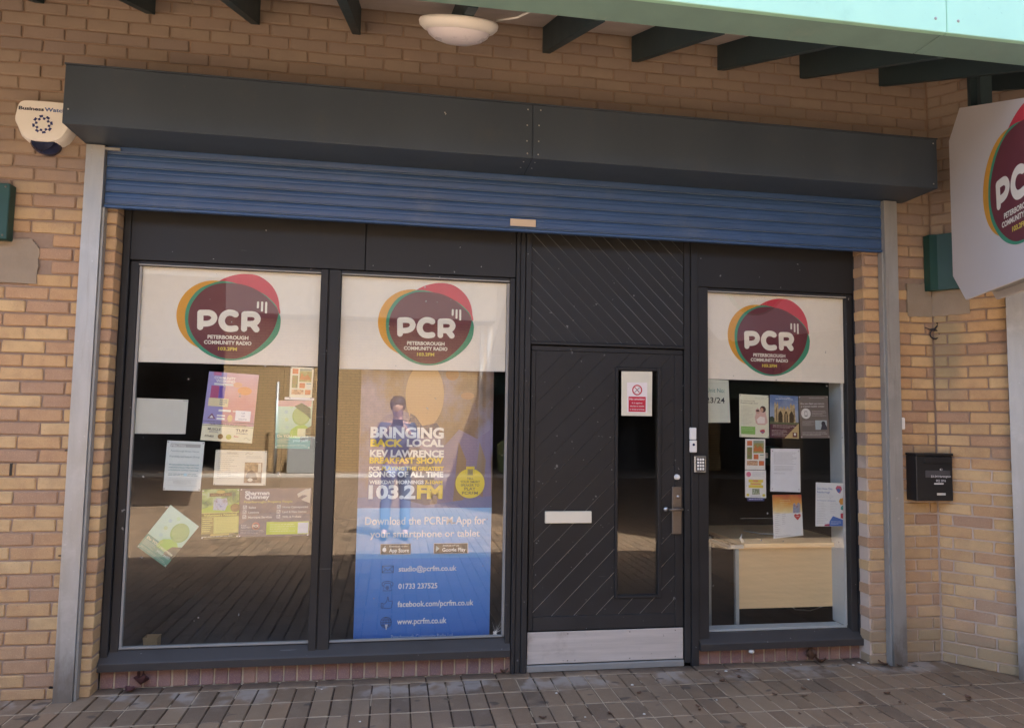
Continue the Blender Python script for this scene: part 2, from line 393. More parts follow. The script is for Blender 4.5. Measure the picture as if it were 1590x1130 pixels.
def cbox(x0, x1, y0, y1, z0, z1, c):
    L = ((x0, x1), (y0, y1), (z0, z1)); vs = []; idx = {}
    for sx in (0, 1):
        for sy in (0, 1):
            for sz in (0, 1):
                s = (sx, sy, sz)
                for ax in range(3):
                    p = []
                    for k in range(3):
                        full = L[k][s[k]]; p.append(full if k == ax else full + (c if s[k] == 0 else -c))
                    idx[(sx, sy, sz, ax)] = len(vs); vs.append(tuple(p))
    fs = []
    def q(*k): fs.append([idx[a] for a in k])
    for ax in range(3):
        o1, o2 = [(1, 2), (2, 0), (0, 1)][ax]
        for sd in (0, 1):
            def key(a, b):
                s = [0, 0, 0]; s[ax] = sd; s[o1] = a; s[o2] = b; return (*s, ax)
            ring = [key(0, 0), key(1, 0), key(1, 1), key(0, 1)]
            q(*(ring if sd else ring[::-1]))
    for ax in range(3):          # edges parallel to ax
        o1, o2 = [(1, 2), (2, 0), (0, 1)][ax]
        for a in (0, 1):
            for b in (0, 1):
                def key(e, fx):
                    s = [0, 0, 0]; s[ax] = e; s[o1] = a; s[o2] = b; return (*s, fx)
                ring = [key(0, o1), key(1, o1), key(1, o2), key(0, o2)]
                q(*(ring[::-1] if (a + b) % 2 == 0 else ring))
    for sx in (0, 1):
        for sy in (0, 1):
            for sz in (0, 1):
                ring = [(sx, sy, sz, 0), (sx, sy, sz, 1), (sx, sy, sz, 2)]
                q(*(ring if (sx + sy + sz) % 2 == 1 else ring[::-1]))
    return vs, fs

def jitterbox(l, d, h, c, j, seed):
    rr = random.Random(seed)
    vs, fs = cbox(-l / 2, l / 2, 0, d, -h / 2, h / 2, c)
    vs = [(x + rr.uniform(-j, j), y + rr.uniform(-j * .6, j * .6), z + rr.uniform(-j, j)) for x, y, z in vs]
    return vs, fs
_bm = {}
def brick_mesh(l, d, h, var, mat, j=.0022, c=.0048):
    k = (round(l, 3), d, h, var, mat.name)
    if k not in _bm:
        vs, fs = jitterbox(l, d, h, c, j, hash(k[:4]) & 0xffff if False else int(l * 1000) * 7 + var)
        mb = MB(); mb.add(vs, fs); _bm[k] = mb.mesh("brick", mat)
    return _bm[k]

def brick_wall(label, origin, rz, x0, x1, z0, z1, phase, maxobj=290, focus=0., holes=(), depth=.1025, slab_x=None, visx=None, cat='wall', name='brick_wall'):
    """bricks in half bond, face at local y=0; joints of odd courses at phase + n*.225"""
    mb = MB(); sx0, sx1 = slab_x or (x0 + .006, x1 - .006)
    mb.box(sx0, sx1, .011, depth + .02, max(z0, .0), z1, 0)
    wall = mb.obj(name, MORTAR, None, label=label, cat=cat); wall.location = origin; wall.rotation_euler = (0, 0, rz)
    out = []
    k0 = math.floor((z0 - .06) / .075 + 1e-6); k = k0
    while .06 + .075 * k < z1 - .02:
        zb, zt = .06 + .075 * k + .005, .06 + .075 * (k + 1) - .005
        zb = max(zb, z0 + .001)
        off = phase if k % 2 else phase + .1125
        n0 = math.floor((x0 - off) / .225)
        a = off + n0 * .225
        while a < x1:
            xa, xb = max(a + .005, x0), min(a + .22, x1)
            if xb - xa > .025 and zt - zb > .015:
                cx, cz = (xa + xb) / 2, (zb + zt) / 2
                if not any(h[0] < cx < h[1] and h[2] < cz < h[3] for h in holes): out.append((xa, xb, zb, zt))
            a += .225
        k += 1
    lo, hi = visx or (-99, 99)
    out.sort(key=lambda b: (0 if lo < (b[0] + b[1]) / 2 < hi else 1, abs((b[0] + b[1]) / 2 - focus)))
    for i, (xa, xb, zb, zt) in enumerate(out[:maxobj]):
        me = brick_mesh(xb - xa, depth, zt - zb, R.randrange(5), BUFF)
        o = bpy.data.objects.new('brick', me); COL.objects.link(o); o.parent = wall
        o.location = ((xa + xb) / 2, R.uniform(-.0012, .0018), (zb + zt) / 2); o.rotation_euler = (0, R.uniform(-.004, .004), R.uniform(-.004, .004))
    rest = out[maxobj:]
    if rest:
        s = MB()
        for i, (xa, xb, zb, zt) in enumerate(rest):
            vs, fs = jitterbox(xb - xa, depth, zt - zb, .004, .0014, i)
            dy = R.uniform(-.0012, .0018); s.add([(x + (xa + xb) / 2, y + dy, z + (zb + zt) / 2) for x, y, z in vs], fs)
        s.obj('brick_courses', BUFF, wall, kind='stuff')
    return wall

# ------------------------------------------------------------------ ground
mb = MB(); mb.add([(-300, -300, -.010), (300, -300, -.010), (300, .16, -.010), (-300, .16, -.010)], [(0, 1, 2, 3)])
pav = mb.obj('pavement', JOINT, None, kind='structure')
mb = MB(); mb.add([(-300, -300, -.03), (300, -300, -.03), (300, 300, -.03), (-300, 300, -.03)], [(0, 1, 2, 3)])
mb.obj('ground', CONC, None, kind='structure')
blocks = []
for i in range(-90, 110):                      # header course rows in stack bond
    for jrow in range(0, 76):
        xa = 1.18 + .105 * i; yb = .018 - .2125 * jrow
        blocks.append((xa + .004, xa + .101, yb - .2085, yb - .004))
for i in range(-45, 50):
    xa = -.61 + .21 * i
    blocks.append((xa + .004, xa + .206, .023, .118))
def inview(x, y):
    v = Vector((x, y, 0)) - co.location; z = v.dot(f)
    if z <= 0: return False
    px = 795 + 1118.75 * v.dot(r2) / z; py = 565 - 1118.75 * v.dot(u2) / z
    return -40 < px < 1630 and 900 < py < 1175
vis = [b for b in blocks if inview((b[0] + b[1]) / 2, (b[2] + b[3]) / 2)]
vis.sort(key=lambda b: abs((b[2] + b[3]) / 2 + 4.3) + .25 * abs((b[0] + b[1]) / 2))
big = set(vis[:298])
_pm = {}
for b in vis[:298]:
    l, d = round(b[1] - b[0], 3), round(b[3] - b[2], 4); var = R.randrange(6)
    if (l, d, var) not in _pm:
        vs, fs = cbox(-l / 2, l / 2, -d / 2, d / 2, -.055, 0, .0035); rr = random.Random(var)
        m_ = MB(); m_.add([(x + rr.uniform(-.0012, .0012), y + rr.uniform(-.0012, .0012), z) for x, y, z in vs], fs); _pm[(l, d, var)] = m_.mesh('paving_block', PAVE)
    o = bpy.data.objects.new('paving_block', _pm[(l, d, var)]); COL.objects.link(o); o.parent = pav
    o.location = ((b[0] + b[1]) / 2, (b[2] + b[3]) / 2, R.uniform(-.002, .0025)); o.rotation_euler = (R.uniform(-.008, .008), R.uniform(-.012, .012), R.uniform(-.004, .004))
s = MB()
for b in blocks:
    if b in big: continue
    x0, x1, y0, y1 = b; z = R.uniform(-.002, .0025)
    if y0 > -4.5:
        vs, fs = cbox(x0, x1, y0, y1, -.05, z, .0035); s.add(vs, fs)
    else:
        s.add([(x0, y0, z), (x1, y0, z), (x1, y1, z), (x0, y1, z), (x0, y0, -.02), (x1, y0, -.02), (x1, y1, -.02), (x0, y1, -.02)], [(0, 1, 2, 3), (0, 4, 5, 1), (1, 5, 6, 2), (2, 6, 7, 3), (3, 7, 4, 0)])
s.obj('paving_blocks', PAVE, pav, kind='stuff')
s = MB(); rj = random.Random(3)
for jrow in range(0, 26):                     # sand standing proud in the joints between rows
    y = .018 - .2125 * jrow; x = -6.0
    while x < 8:
        l = rj.uniform(.03, .30); w_ = .0035 + rj.uniform(0, .002); z = rj.uniform(-.0035, .0005)
        if rj.random() < .86: s.add([(x, y - w_, z), (x + l, y - w_, z), (x + l, y + w_, z), (x, y + w_, z)], [(0, 1, 2, 3)])
        x += l
for i in range(-45, 90):                      # and, patchily, between the columns
    xc = 1.18 + .105 * i + .0; y = .01
    while y > -1.6:
        l = rj.uniform(.03, .2)
        if rj.random() < (.55 if xc > .9 else .12): s.add([(xc - .003, y - l, -.003), (xc + .003, y - l, -.003), (xc + .003, y, -.003), (xc - .003, y, -.003)], [(0, 1, 2, 3)])
        y -= l
s.obj('joint_sand', SAND, pav, kind='stuff')

# ------------------------------------------------------------------ brick walls
XL, XR = -1.585, 3.085                          # shopfront opening
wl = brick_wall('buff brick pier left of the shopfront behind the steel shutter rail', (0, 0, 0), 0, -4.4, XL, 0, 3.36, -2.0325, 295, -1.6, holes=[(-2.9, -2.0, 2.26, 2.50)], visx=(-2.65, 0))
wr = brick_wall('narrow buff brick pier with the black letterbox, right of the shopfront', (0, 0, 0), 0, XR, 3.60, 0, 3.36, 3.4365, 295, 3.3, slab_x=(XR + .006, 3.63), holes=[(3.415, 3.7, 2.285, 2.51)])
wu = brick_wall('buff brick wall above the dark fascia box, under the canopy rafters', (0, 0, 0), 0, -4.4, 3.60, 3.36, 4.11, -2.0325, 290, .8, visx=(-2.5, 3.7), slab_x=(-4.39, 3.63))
DA = -math.radians(50)
wd = brick_wall('angled buff brick wall turning out towards the steel column at the right edge', (3.60, 0, 0), DA, 0.008, 2.1, 0, 4.11, .085, 295, .2, visx=(-1, .75), slab_x=(.0, 2.09), holes=[(-.1, .07, 2.285, 2.51)])
def patch(name, parent, pts, t, P, seed):
    rr = random.Random(seed); out = []
    for i in range(len(pts)):
        a, b = pts[i], pts[(i + 1) % len(pts)]
        for k in range(6):
            t_ = k / 6; out.append((a[0] + (b[0] - a[0]) * t_ + rr.uniform(-.004, .004), a[1] + (b[1] - a[1]) * t_ + rr.uniform(-.004, .004)))
    m_ = MB(); m_.prism(out, .012, -t, P); return m_.obj(name, REND, parent, label='smooth grey-brown cement render patch')
patch('render_patch', wl, [(-2.9, 2.25), (-1.985, 2.252), (-1.978, 2.45), (-2.02, 2.50), (-2.9, 2.49)], .006, lambda a, b, w: (a, w, b), 1)
patch('render_patch', wr, [(3.412, 2.275), (3.597, 2.28), (3.597, 2.518), (3.50, 2.50), (3.412, 2.50)], .006, lambda a, b, w: (a, w, b), 2)
patch('render_patch', wd, [(.002, 2.28), (.22, 2.285), (.22, 2.50), (.002, 2.518)], .006, lambda a, b, w: (a, w, b), 3)
# weep slots in the brickwork
for (wx, wz, ww, wh) in ((-2.052, 1.225, .012, .065), (-1.775, 1.33, .022, .006), (-1.775, .76, .022, .006), (-1.76, 2.055, .022, .006), (-1.783, .06, .022, .006)):
    m_ = MB(); m_.box(wx - ww / 2, wx + ww / 2, -.0022, .01, wz - wh / 2, wz + wh / 2, 0); m_.obj('weep_slot', BLACKPL, wl)
# building mass behind (roof casts the shade)
m_ = MB()
m_.box(-12, XL - .0, .14, 9, 0, 4.3, 0); m_.box(3.15, 14, .16, 9, 0, 4.3, 0)
m_.box(XL, 3.15, .14, 9, 3.0, 4.3, 0); m_.box(XL, 3.15, 6.5, 9, 0, 3.0, 0)
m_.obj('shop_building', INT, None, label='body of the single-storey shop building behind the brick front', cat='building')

# ------------------------------------------------------------------ interior
m_ = MB()
m_.add([(XL + .001, .2, .05), (3.149, .2, .05), (3.149, 6.49, .05), (XL + .001, 6.49, .05)], [(0, 1, 2, 3)])
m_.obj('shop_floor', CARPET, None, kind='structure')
m_ = MB(); m_.box(1.93, 1.99, .22, 3.0, .05, 2.99, 0); m_.box(.78, .84, .22, 2.2, .05, 2.99, 0)
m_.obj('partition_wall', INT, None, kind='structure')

# ------------------------------------------------------------------ brick-on-edge sills
def plinth(label, x0, x1, z1, off):
    m_ = MB(); m_.box(x0, x1, .128, .22, -.02, z1 - .003, 0)
    p = m_.obj('brick_sill', SILLMORTAR, None, label=label, cat='brick sill')
    a = x0 + off
    while a < x1 - .02:
        b = min(a + .0675, x1)
        if b - a > .02:
            me = brick_mesh(b - a, .10, z1, R.randrange(6), PURPLE, .0016, .005)
            o = bpy.data.objects.new('brick', me); COL.objects.link(o); o.parent = p; o.location = ((a + b) / 2, .12 + R.uniform(-.002, .002), z1 / 2 - .001)
        a += .0765
    return p
plinth('row of purple bricks on edge under the two left windows', XL, .757, .104, .004)
plinth('row of purple bricks on edge under the right window', 1.957, XR + .06, .096, .004)

# ------------------------------------------------------------------ shopfront joinery
sf = empty('shopfront_frame', (0, .1, 0), 'black painted timber shopfront frame around the door and three windows', 'shopfront')
def part(name, boxes, mat, parent, c=.003, **kw):
    m_ = MB(); px, py, pz = parent.location if parent else (0, 0, 0)
    for b in boxes: m_.box(b[0] - px, b[1] - px, b[2] - py, b[3] - py, b[4] - pz, b[5] - pz, c)
    return m_.obj(name, mat, parent, **kw)
def sill(parent, x0, x1, zl, zt):
    px, py, pz = parent.location
    # front lip, sloping weathered face rising to the glass
    prof = [(.072, zl), (.072, zl + .040), (.078, zl + .048), (.135, zt), (.17, zt), (.17, zl)]
    m_ = MB(); m_.prism(prof, x0, x1, lambda a, b, w: (w - px, a - py, b - pz)); return m_.obj('sill', SILLP, parent)
sill(sf, XL, .735, .107, .212); sill(sf, 1.957, 3.15, .097, .190)
def bars(name, bl, c=.003): return part(name, bl, BLACK, sf, c)
bars('stile', [(XL, -1.545, .10, .20, .16, 2.76)]); bars('stile', [(-1.543, -1.497, .122, .19, .17, 2.43)])
bars('mullion', [(-.458, -.414, .10, .20, .150, 2.43)]); bars('mullion', [(-.408, -.340, .102, .20, .150, 2.43)]); bars('mullion', [(-.415, -.407, .112, .19, .15, 2.43)])
bars('stile', [(.704, .737, .102, .20, .150, 2.43)])
bars('door_post', [(.741, .765, .088, .20, .0, 2.76)]); bars('door_post', [(.767, .800, .094, .20, .0, 2.76)]); bars('door_post', [(.802, .838, .086, .20, .0, 2.76)])
bars('door_post', [(1.862, 1.903, .10, .20, .02, 2.76)]); bars('door_post', [(1.906, 1.955, .092, .20, .0, 2.76)])
bars('stile', [(1.957, 2.028, .102, .20, .14, 2.43)]); bars('stile', [(3.036, 3.084, .115, .19, .14, 2.43)]); bars('stile', [(3.085, 3.15, .10, .20, .14, 2.76)])
bars('head', [(-1.497, -.46, .116, .19, 2.404, 2.432)]); bars('head', [(-.34, .703, .116, .19, 2.404, 2.432)]); bars('head', [(2.03, 3.036, .116, .19, 2.402, 2.430)])
bars('panel', [(-1.544, -.20, .104, .14, 2.434, 2.78)]); bars('panel', [(-.198, .739, .105, .14, 2.434, 2.78)]); bars('panel', [(1.957, 3.084, .104, .14, 2.432, 2.78)])
for b_ in ((-1.495, -.46, .108, .118, 2.405, 2.4125), (-.338, .702, .108, .118, 2.405, 2.4125), (2.03, 3.034, .108, .118, 2.403, 2.4105)): part('head_bead', [b_], BEAD, sf, .001)
bars('door_head', [(.84, 1.862, .094, .20, 2.014, 2.034)])
part('glazing_bead', [(-1.495, -1.482, .125, .15, .214, 2.402), (-1.495, -.459, .122, .15, .2125, .2235), (-.339, .702, .122, .15, .2125, .2215)], BEAD, sf, .001)
part('glazing_bead', [(.688, .7035, .122, .15, .214, 2.40)], BEAD, sf, .001)
for (x0, x1, z0, z1) in ((-1.482, -.459, .2237, 2.403), (-.339, .688, .2217, 2.403), (2.028, 3.035, .191, 2.403)):
    part('window_pane', [(x0, x1, .137, .143, z0, z1)], GLASS, sf, 0)
# pale upvc secondary frame inside the right window
part('inner_frame', [(2.04, 3.03, .158, .172, .190, .2035), (3.0175, 3.0345, .158, .172, .2037, 2.40)], UPVC, sf, .001, label='pale upvc frame edge inside the right window')
part('inner_frame', [(2.04, 3.016, .1735, .26, .190, .201), (3.018, 3.03, .1735, .30, .2015, 2.40)], UPVC, sf, .001)

# clipped diagonal boards
def clip(poly, x0, x1, z0, z1):
    def cl(p, ax, v, keep):
        o = []
        for i in range(len(p)):
            a, b = p[i], p[(i + 1) % len(p)]; ia, ib = keep(a[ax], v), keep(b[ax], v)
            if ia: o.append(a)
            if ia != ib:
                t = (v - a[ax]) / (b[ax] - a[ax]); o.append((a[0] + (b[0] - a[0]) * t, a[1] + (b[1] - a[1]) * t))
        return o
    for ax, v, k in ((0, x0, lambda c, v: c >= v), (0, x1, lambda c, v: c <= v), (1, z0, lambda c, v: c >= v), (1, z1, lambda c, v: c <= v)):
        poly = cl(poly, ax, v, k)
        if len(poly) < 3: return []
    return poly
def diag_boards(parent, rects, ang, pitch, gap, off, yf, yb, mat):
    px, py, pz = parent.location
    d = (math.cos(ang), math.sin(ang)); nn = (-d[1], d[0])
    for k in range(-60, 60):
        c0 = off + k * pitch; m_ = MB()
        for (x0, x1, z0, z1) in rects:
            lay = []
            for g, y in ((gap, yf), (gap * .6, yf + .003)):
                a, b = c0 + g / 2, c0 + pitch - g / 2
                P = [(nn[0] * a + d[0] * t, nn[1] * a + d[1] * t) for t in (-8, 8)] + [(nn[0] * b + d[0] * t, nn[1] * b + d[1] * t) for t in (8, -8)]
                lay.append(clip(P, x0, x1, z0, z1))
            top, base = lay
            if len(base) >= 3: m_.prism(base, yf + .0031, yb, lambda a, b, w: (a - px, w - py, b - pz))
            if len(top) >= 3: m_.prism(top, yf, yf + .0032, lambda a, b, w: (a - px, w - py, b - pz))
        if m_.v: m_.obj('board', mat, parent)
tp = empty('transom_panel', (1.36, .11, 2.03), 'black panel of narrow diagonal boards above the shop door', 'boarded panel')
part('groove_backing', [(.8385, 1.861, .1160, .15, 2.035, 2.78)], GROOVE2, tp, 0)
diag_boards(tp, [(.839, 1.8605, 2.036, 2.78)], -math.radians(45), .0662, .0056, .012, .112, .127, BLACK)

# ------------------------------------------------------------------ door
door = empty('shop_door', (1.35, .12, 0), 'black boarded shop door with a narrow glass slot and pale kick plate', 'door')
part('rail', [(.848, 1.858, .113, .16, 1.978, 2.010)], BLACK, door); part('stile', [(.848, .878, .1135, .16, .243, 1.977)], BLACK, door)
part('stile', [(1.802, 1.858, .1135, .16, .243, 1.977)], BLACK, door); part('rail', [(.879, 1.801, .1132, .16, .243, .328)], BLACK, door)
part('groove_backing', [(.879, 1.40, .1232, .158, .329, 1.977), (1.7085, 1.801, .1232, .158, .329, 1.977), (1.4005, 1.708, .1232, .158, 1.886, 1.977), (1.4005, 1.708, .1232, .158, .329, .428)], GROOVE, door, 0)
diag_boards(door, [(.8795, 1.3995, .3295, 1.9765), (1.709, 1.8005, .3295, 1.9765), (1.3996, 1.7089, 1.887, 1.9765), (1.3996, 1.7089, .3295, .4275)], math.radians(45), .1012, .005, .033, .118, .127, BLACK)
part('glazing_frame', [(1.400, 1.418, .106, .15, .428, 1.886), (1.684, 1.7085, .106, .15, .428, 1.886), (1.4185, 1.6835, .107, .15, 1.866, 1.886), (1.4185, 1.6835, .107, .15, .428, .446)], BLACK, door)
part('window_pane', [(1.418, 1.684, .126, .132, .446, 1.866)], GLASS, door, 0)
kp = part('kick_plate', [(.846, 1.852, .106, .1128, .048, .238)], KICK, door, .001)
part('threshold', [(.842, 1.858, .10, .19, .0, .04)], BEAD, door, .004)
m_ = MB()
for x in (1.10, 1.50, 1.80):
    for z in (.062, .224): m_.lathe([(0, -.002), (.0035, -.0015), (.004, 0)], (x - 1.35, .1055 - .12, z), (0, 1, 0), 8)
m_.obj('screws', BRONZE, kp, kind='stuff')
ls = part('letter_slot', [(.947, 1.246, .100, .118, .898, .972)], simple('cream_letter_plate', (.80, .76, .62), .35, var=.04), door, .003)
part('flap_line', [(.955, 1.238, .0985, .1005, .903, .905)], BEAD, ls, 0)
ls.children[0].location = (-1.35 + 1.35, 0, 0)
h = part('handle_plate', [(1.778, 1.842, .098, .114, .824, 1.126)], BRONZE, door, .004)
m_ = MB(); m_.tube([(1.835 - 1.35, -.02, .985), (1.835 - 1.35, -.055, .985), (1.80 - 1.35, -.06, .985), (1.745 - 1.35, -.055, .983)], .0085); m_.obj('lever', BRONZE, h)
m_ = MB(); m_.lathe([(0, -.012), (.012, -.010), (.016, 0)], (1.735 - 1.35, -.022, .983), (0, 1, 0), 14); m_.lathe([(0, -.016), (.009, -.014), (.010, 0)], (1.815 - 1.35, -.018, 1.063), (0, 1, 0), 14); m_.obj('lock_cylinder', CHROME, h)
m_ = MB(); m_.lathe([(0, -.030), (.012, -.028), (.0165, -.018), (.012, -.006), (.018, 0)], (1.813 - 1.35, -.008, 1.186), (0, 1, 0), 16); m_.obj('door_knob', WHITEP, door, label='small white round night-latch knob')
def boxthing(name, b, mat, label, cat, c=.004, group=None):
    m_ = MB(); m_.box(*b, c); return m_.obj(name, mat, None, label=label, cat=cat, group=group)
b1 = boxthing('door_chime', (1.889, 1.931, .068, .092, 1.428, 1.505), WHITEP, 'upper plain white plastic box on the post right of the door', 'door chime')
b2 = boxthing('doorbell', (1.890, 1.935, .070, .092, 1.346, 1.424), WHITEP, 'white doorbell with a dark round button on the post right of the door', 'doorbell')
m_ = MB(); m_.lathe([(0, -.006), (.007, -.005), (.0085, 0)], (1.912, .0698, 1.396), (0, 1, 0), 16); m_.obj('button', NAVY, b2)
kpd = boxthing('door_keypad', (1.922, 2.001, .078, .094, 1.217, 1.325), CHROME, 'silver entry keypad with grey keys on the post right of the door', 'keypad')
part('key_panel', [(1.932, 1.991, .0765, .0785, 1.227, 1.315)], BLACKPL, kpd, 0)
for i in range(3):
    for j in range(4): part('key', [(1.937 + i * .0175, 1.950 + i * .0175, .073, .0766, 1.233 + j * .0205, 1.248 + j * .0205)], WHITEP, kpd, .001)

m_ = MB()
for k in range(46):                           # chipped paint flecks on door, posts and panels
    x, z = (R.uniform(.86, 1.85), R.uniform(.25, 1.95)) if k < 30 else (R.uniform(1.80, 1.86), R.uniform(.85, 1.3))
    if 1.39 < x < 1.72 and z > .4: continue
    s_ = R.uniform(.0015, .0045); a = R.uniform(0, 3.1); y = -.0085 if x > 1.802 or x < .878 or z < .328 else -.0035
    q = [(x - 1.35 + s_ * math.cos(a + t) * (2.2 if t % 3 < 1 else 1), y - .0004 * (1 if True else 0), z + s_ * math.sin(a + t)) for t in (0, 1.4, 2.9, 4.4)]
    m_.add(q, [(0, 1, 2, 3)][:1])
m_.obj('paint_chips', BEAD, door, kind='stuff')

# ------------------------------------------------------------------ roller shutter
sh = empty('roller_shutter', (.78, -.03, 2.7), 'blue ribbed roller shutter, almost fully raised, between two steel rails', 'roller shutter')
px, py, pz = sh.location
ztop = 3.086
for i in range(5):
    z1 = ztop - .0735 * i - .002; z0 = z1 - .0700
    prof = [(-.022, z0 + .0)]
    for k in range(0, 9):
        t = k / 8; prof.append((-.027 - .0042 * math.sin(math.pi * t) ** .7 + .0022 * (1 if k == 5 else 0), z0 + .006 + (z1 - z0 - .012) * t))
    prof += [(-.022, z1), (-.012, z1), (-.012, z0)]
    m_ = MB(); m_.prism(prof, -1.648, 3.209, lambda a, b, w: (w - px, a - py, b - pz)); m_.obj('slat', BLUE, sh)
    m_ = MB(); m_.box(-1.648 - px, 3.209 - px, -.0345 - py, -.012 - py, z0 - .0040 - pz, z0 - .0003 - pz, .001); m_.obj('slat_hinge', BLUEL, sh)
part('bottom_bar', [(-1.648, 3.209, -.040, -.008, 2.697, 2.712), (-1.648, 3.209, -.030, -.012, 2.7122, 2.7145)], BLUE, sh, .002)
rl = []
for a, b in ((-1.748, -1.652), (3.211, 3.306)):
    m_ = MB(); prof = [(a, -.062), (b, -.062), (b, -.03), (b - .004, -.03), (b - .004, -.056), (a + .004, -.056), (a + .004, -.004), (a, -.004)]
    if a > 0: prof = [(a, -.062), (b, -.062), (b, -.004), (b - .004, -.004), (b - .004, -.056), (a + .004, -.056), (a + .004, -.03), (a, -.03)]
    m_.prism([(a, -.06), (b, -.06), (b, -.002), (a, -.002)], .0, 3.045, lambda u_, v_, w: (u_ - px, v_ - py, w - pz))
    o = m_.obj('guide_rail', GALV, sh); rl.append(o)
    m2 = MB(); x_ = (b + .001, b + .013) if a < 0 else (a - .013, a - .001)
    m2.box(x_[0] - px, x_[1] - px, -.046 - py, -.002 - py, 0 - pz, 2.695 - pz, .001); m2.obj('rail_edge', GREY, sh)
part('lug', [(-1.68, -1.572, -.058, -.042, 3.022, 3.036)], GALV, sh, .001)
st = part('maker_plate', [(.674, .834, -.0445, -.0402, 2.727, 2.772)], simple('cream_plate', (.62, .50, .36), .5), sh, .001)

fb = empty('shutter_box', (.81, 0, 3.06), 'long dark slate-blue shutter housing box across the top of the shopfront', 'shutter housing')
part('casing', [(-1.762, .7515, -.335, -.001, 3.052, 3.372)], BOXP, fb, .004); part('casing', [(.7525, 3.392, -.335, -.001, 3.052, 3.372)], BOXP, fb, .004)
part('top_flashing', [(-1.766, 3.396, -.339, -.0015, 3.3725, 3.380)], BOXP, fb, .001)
m_ = MB()
for x, z in ((.722, 3.340), (.798, 3.342), (.719, 3.246), (.789, 3.250), (.719, 3.152), (.788, 3.155), (.722, 3.078), (.786, 3.076), (-1.735, 3.13), (3.365, 3.345), (3.36, 3.08), (.24, 3.28), (.245, 3.272)):
    m_.lathe([(0, -.003), (.0035, -.0024), (.0048, 0)], (x - .81, -.3353, z - 3.06), (0, 1, 0), 8)
for x in (.712, .78):
    for y in (-.27, -.17): m_.lathe([(0, -.003), (.0035, -.0024), (.0048, 0)], (x - .81, y, 3.0518 - 3.06), (0, 0, 1), 8)
m_.obj('rivets', CHROME, fb, kind='stuff')

# ------------------------------------------------------------------ canopy
SL = math.tan(math.radians(21.2))
cn = empty('canopy', (1.0, -.7, 3.6), 'lean-to canopy with dark rafters and mint green edge beam over the shopfront', 'canopy')
px, py, pz = cn.location
def slope_prism(x0, x1, y0, y1, zo0, zo1):
    m_ = MB(); m_.prism([(y0, zo0 + SL * y0), (y1, zo0 + SL * y1), (y1, zo1 + SL * y1), (y0, zo1 + SL * y0)], x0, x1, lambda a, b, w: (w - px, a - py, b - pz)); return m_
for i in range(-5, 10):
    x = .302 + .592 * i
    if -1.7 < x < -1.2: x = -1.47
    slope_prism(x - .024, x + .024, -1.235, .0, 3.868, 4.038).obj('rafter', TEAL, cn)
for k in range(9):
    y1 = -.001 - .138 * k; slope_prism(-6, 8, y1 - .134, y1, 4.0385, 4.052).obj('soffit_board', SOFF, cn)
slope_prism(-6, 8, -1.42, .14, 4.056, 4.10).obj('roof_sheet', GREY, cn)
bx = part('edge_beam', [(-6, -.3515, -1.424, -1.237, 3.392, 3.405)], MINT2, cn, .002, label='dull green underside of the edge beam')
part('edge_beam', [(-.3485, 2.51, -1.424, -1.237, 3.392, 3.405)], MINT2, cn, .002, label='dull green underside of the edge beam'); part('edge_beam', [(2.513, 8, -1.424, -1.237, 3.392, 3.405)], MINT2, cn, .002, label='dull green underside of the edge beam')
xs_ = [-6, -3.2, -.35, 2.52, 5.4, 8]
for a, b in zip(xs_, xs_[1:]):
    fo = part('fascia_board', [(a + .0015, b - .0015, -1.452, -1.4245, 3.386, 4.06)], MINT, cn, .003, label='bright mint green front board')
    m_ = MB()
    for x in (a + .06, (a + b) / 2, b - .06): m_.lathe([(0, -.004), (.006, -.003), (.008, 0)], (x - px, -1.4522 - py, 3.45 - pz), (0, 1, 0), 8)
    m_.obj('screws', GREY, fo, kind='stuff')
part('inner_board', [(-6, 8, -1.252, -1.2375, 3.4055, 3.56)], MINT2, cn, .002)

# bulkhead light
nrm = Vector((0, math.sin(math.radians(21.2)) * 1, -math.cos(math.radians(21.2)))).normalized()
nrm = Vector((0, SL, -1)).normalized()
lc = Vector((.268, -.86, 3.868 - SL * .86 - .002))
m_ = MB(); m_.lathe([(.10, -.0), (.196, .002), (.200, .012), (.196, .030), (.176, .048), (.160, .052)], lc, nrm, 48)
bl = m_.obj('bulkhead_light', WHITEP, None, label='round white bulkhead lamp fixed under the canopy rafters', cat='lamp')
m_ = MB(); m_.lathe([(.160, .050), (.148, .072), (.115, .094), (.065, .108), (.0, .112)], lc, nrm, 48); m_.obj('diffuser', DIFF, bl)
m_ = MB(); m_.tube([(.45, -.93, 3.515), (.50, -1.0, 3.49), (.53, -1.08, 3.455), (.57, -1.16, 3.44), (.60, -1.23, 3.42)], .005, 6); m_.obj('cable', WHITEP, bl)

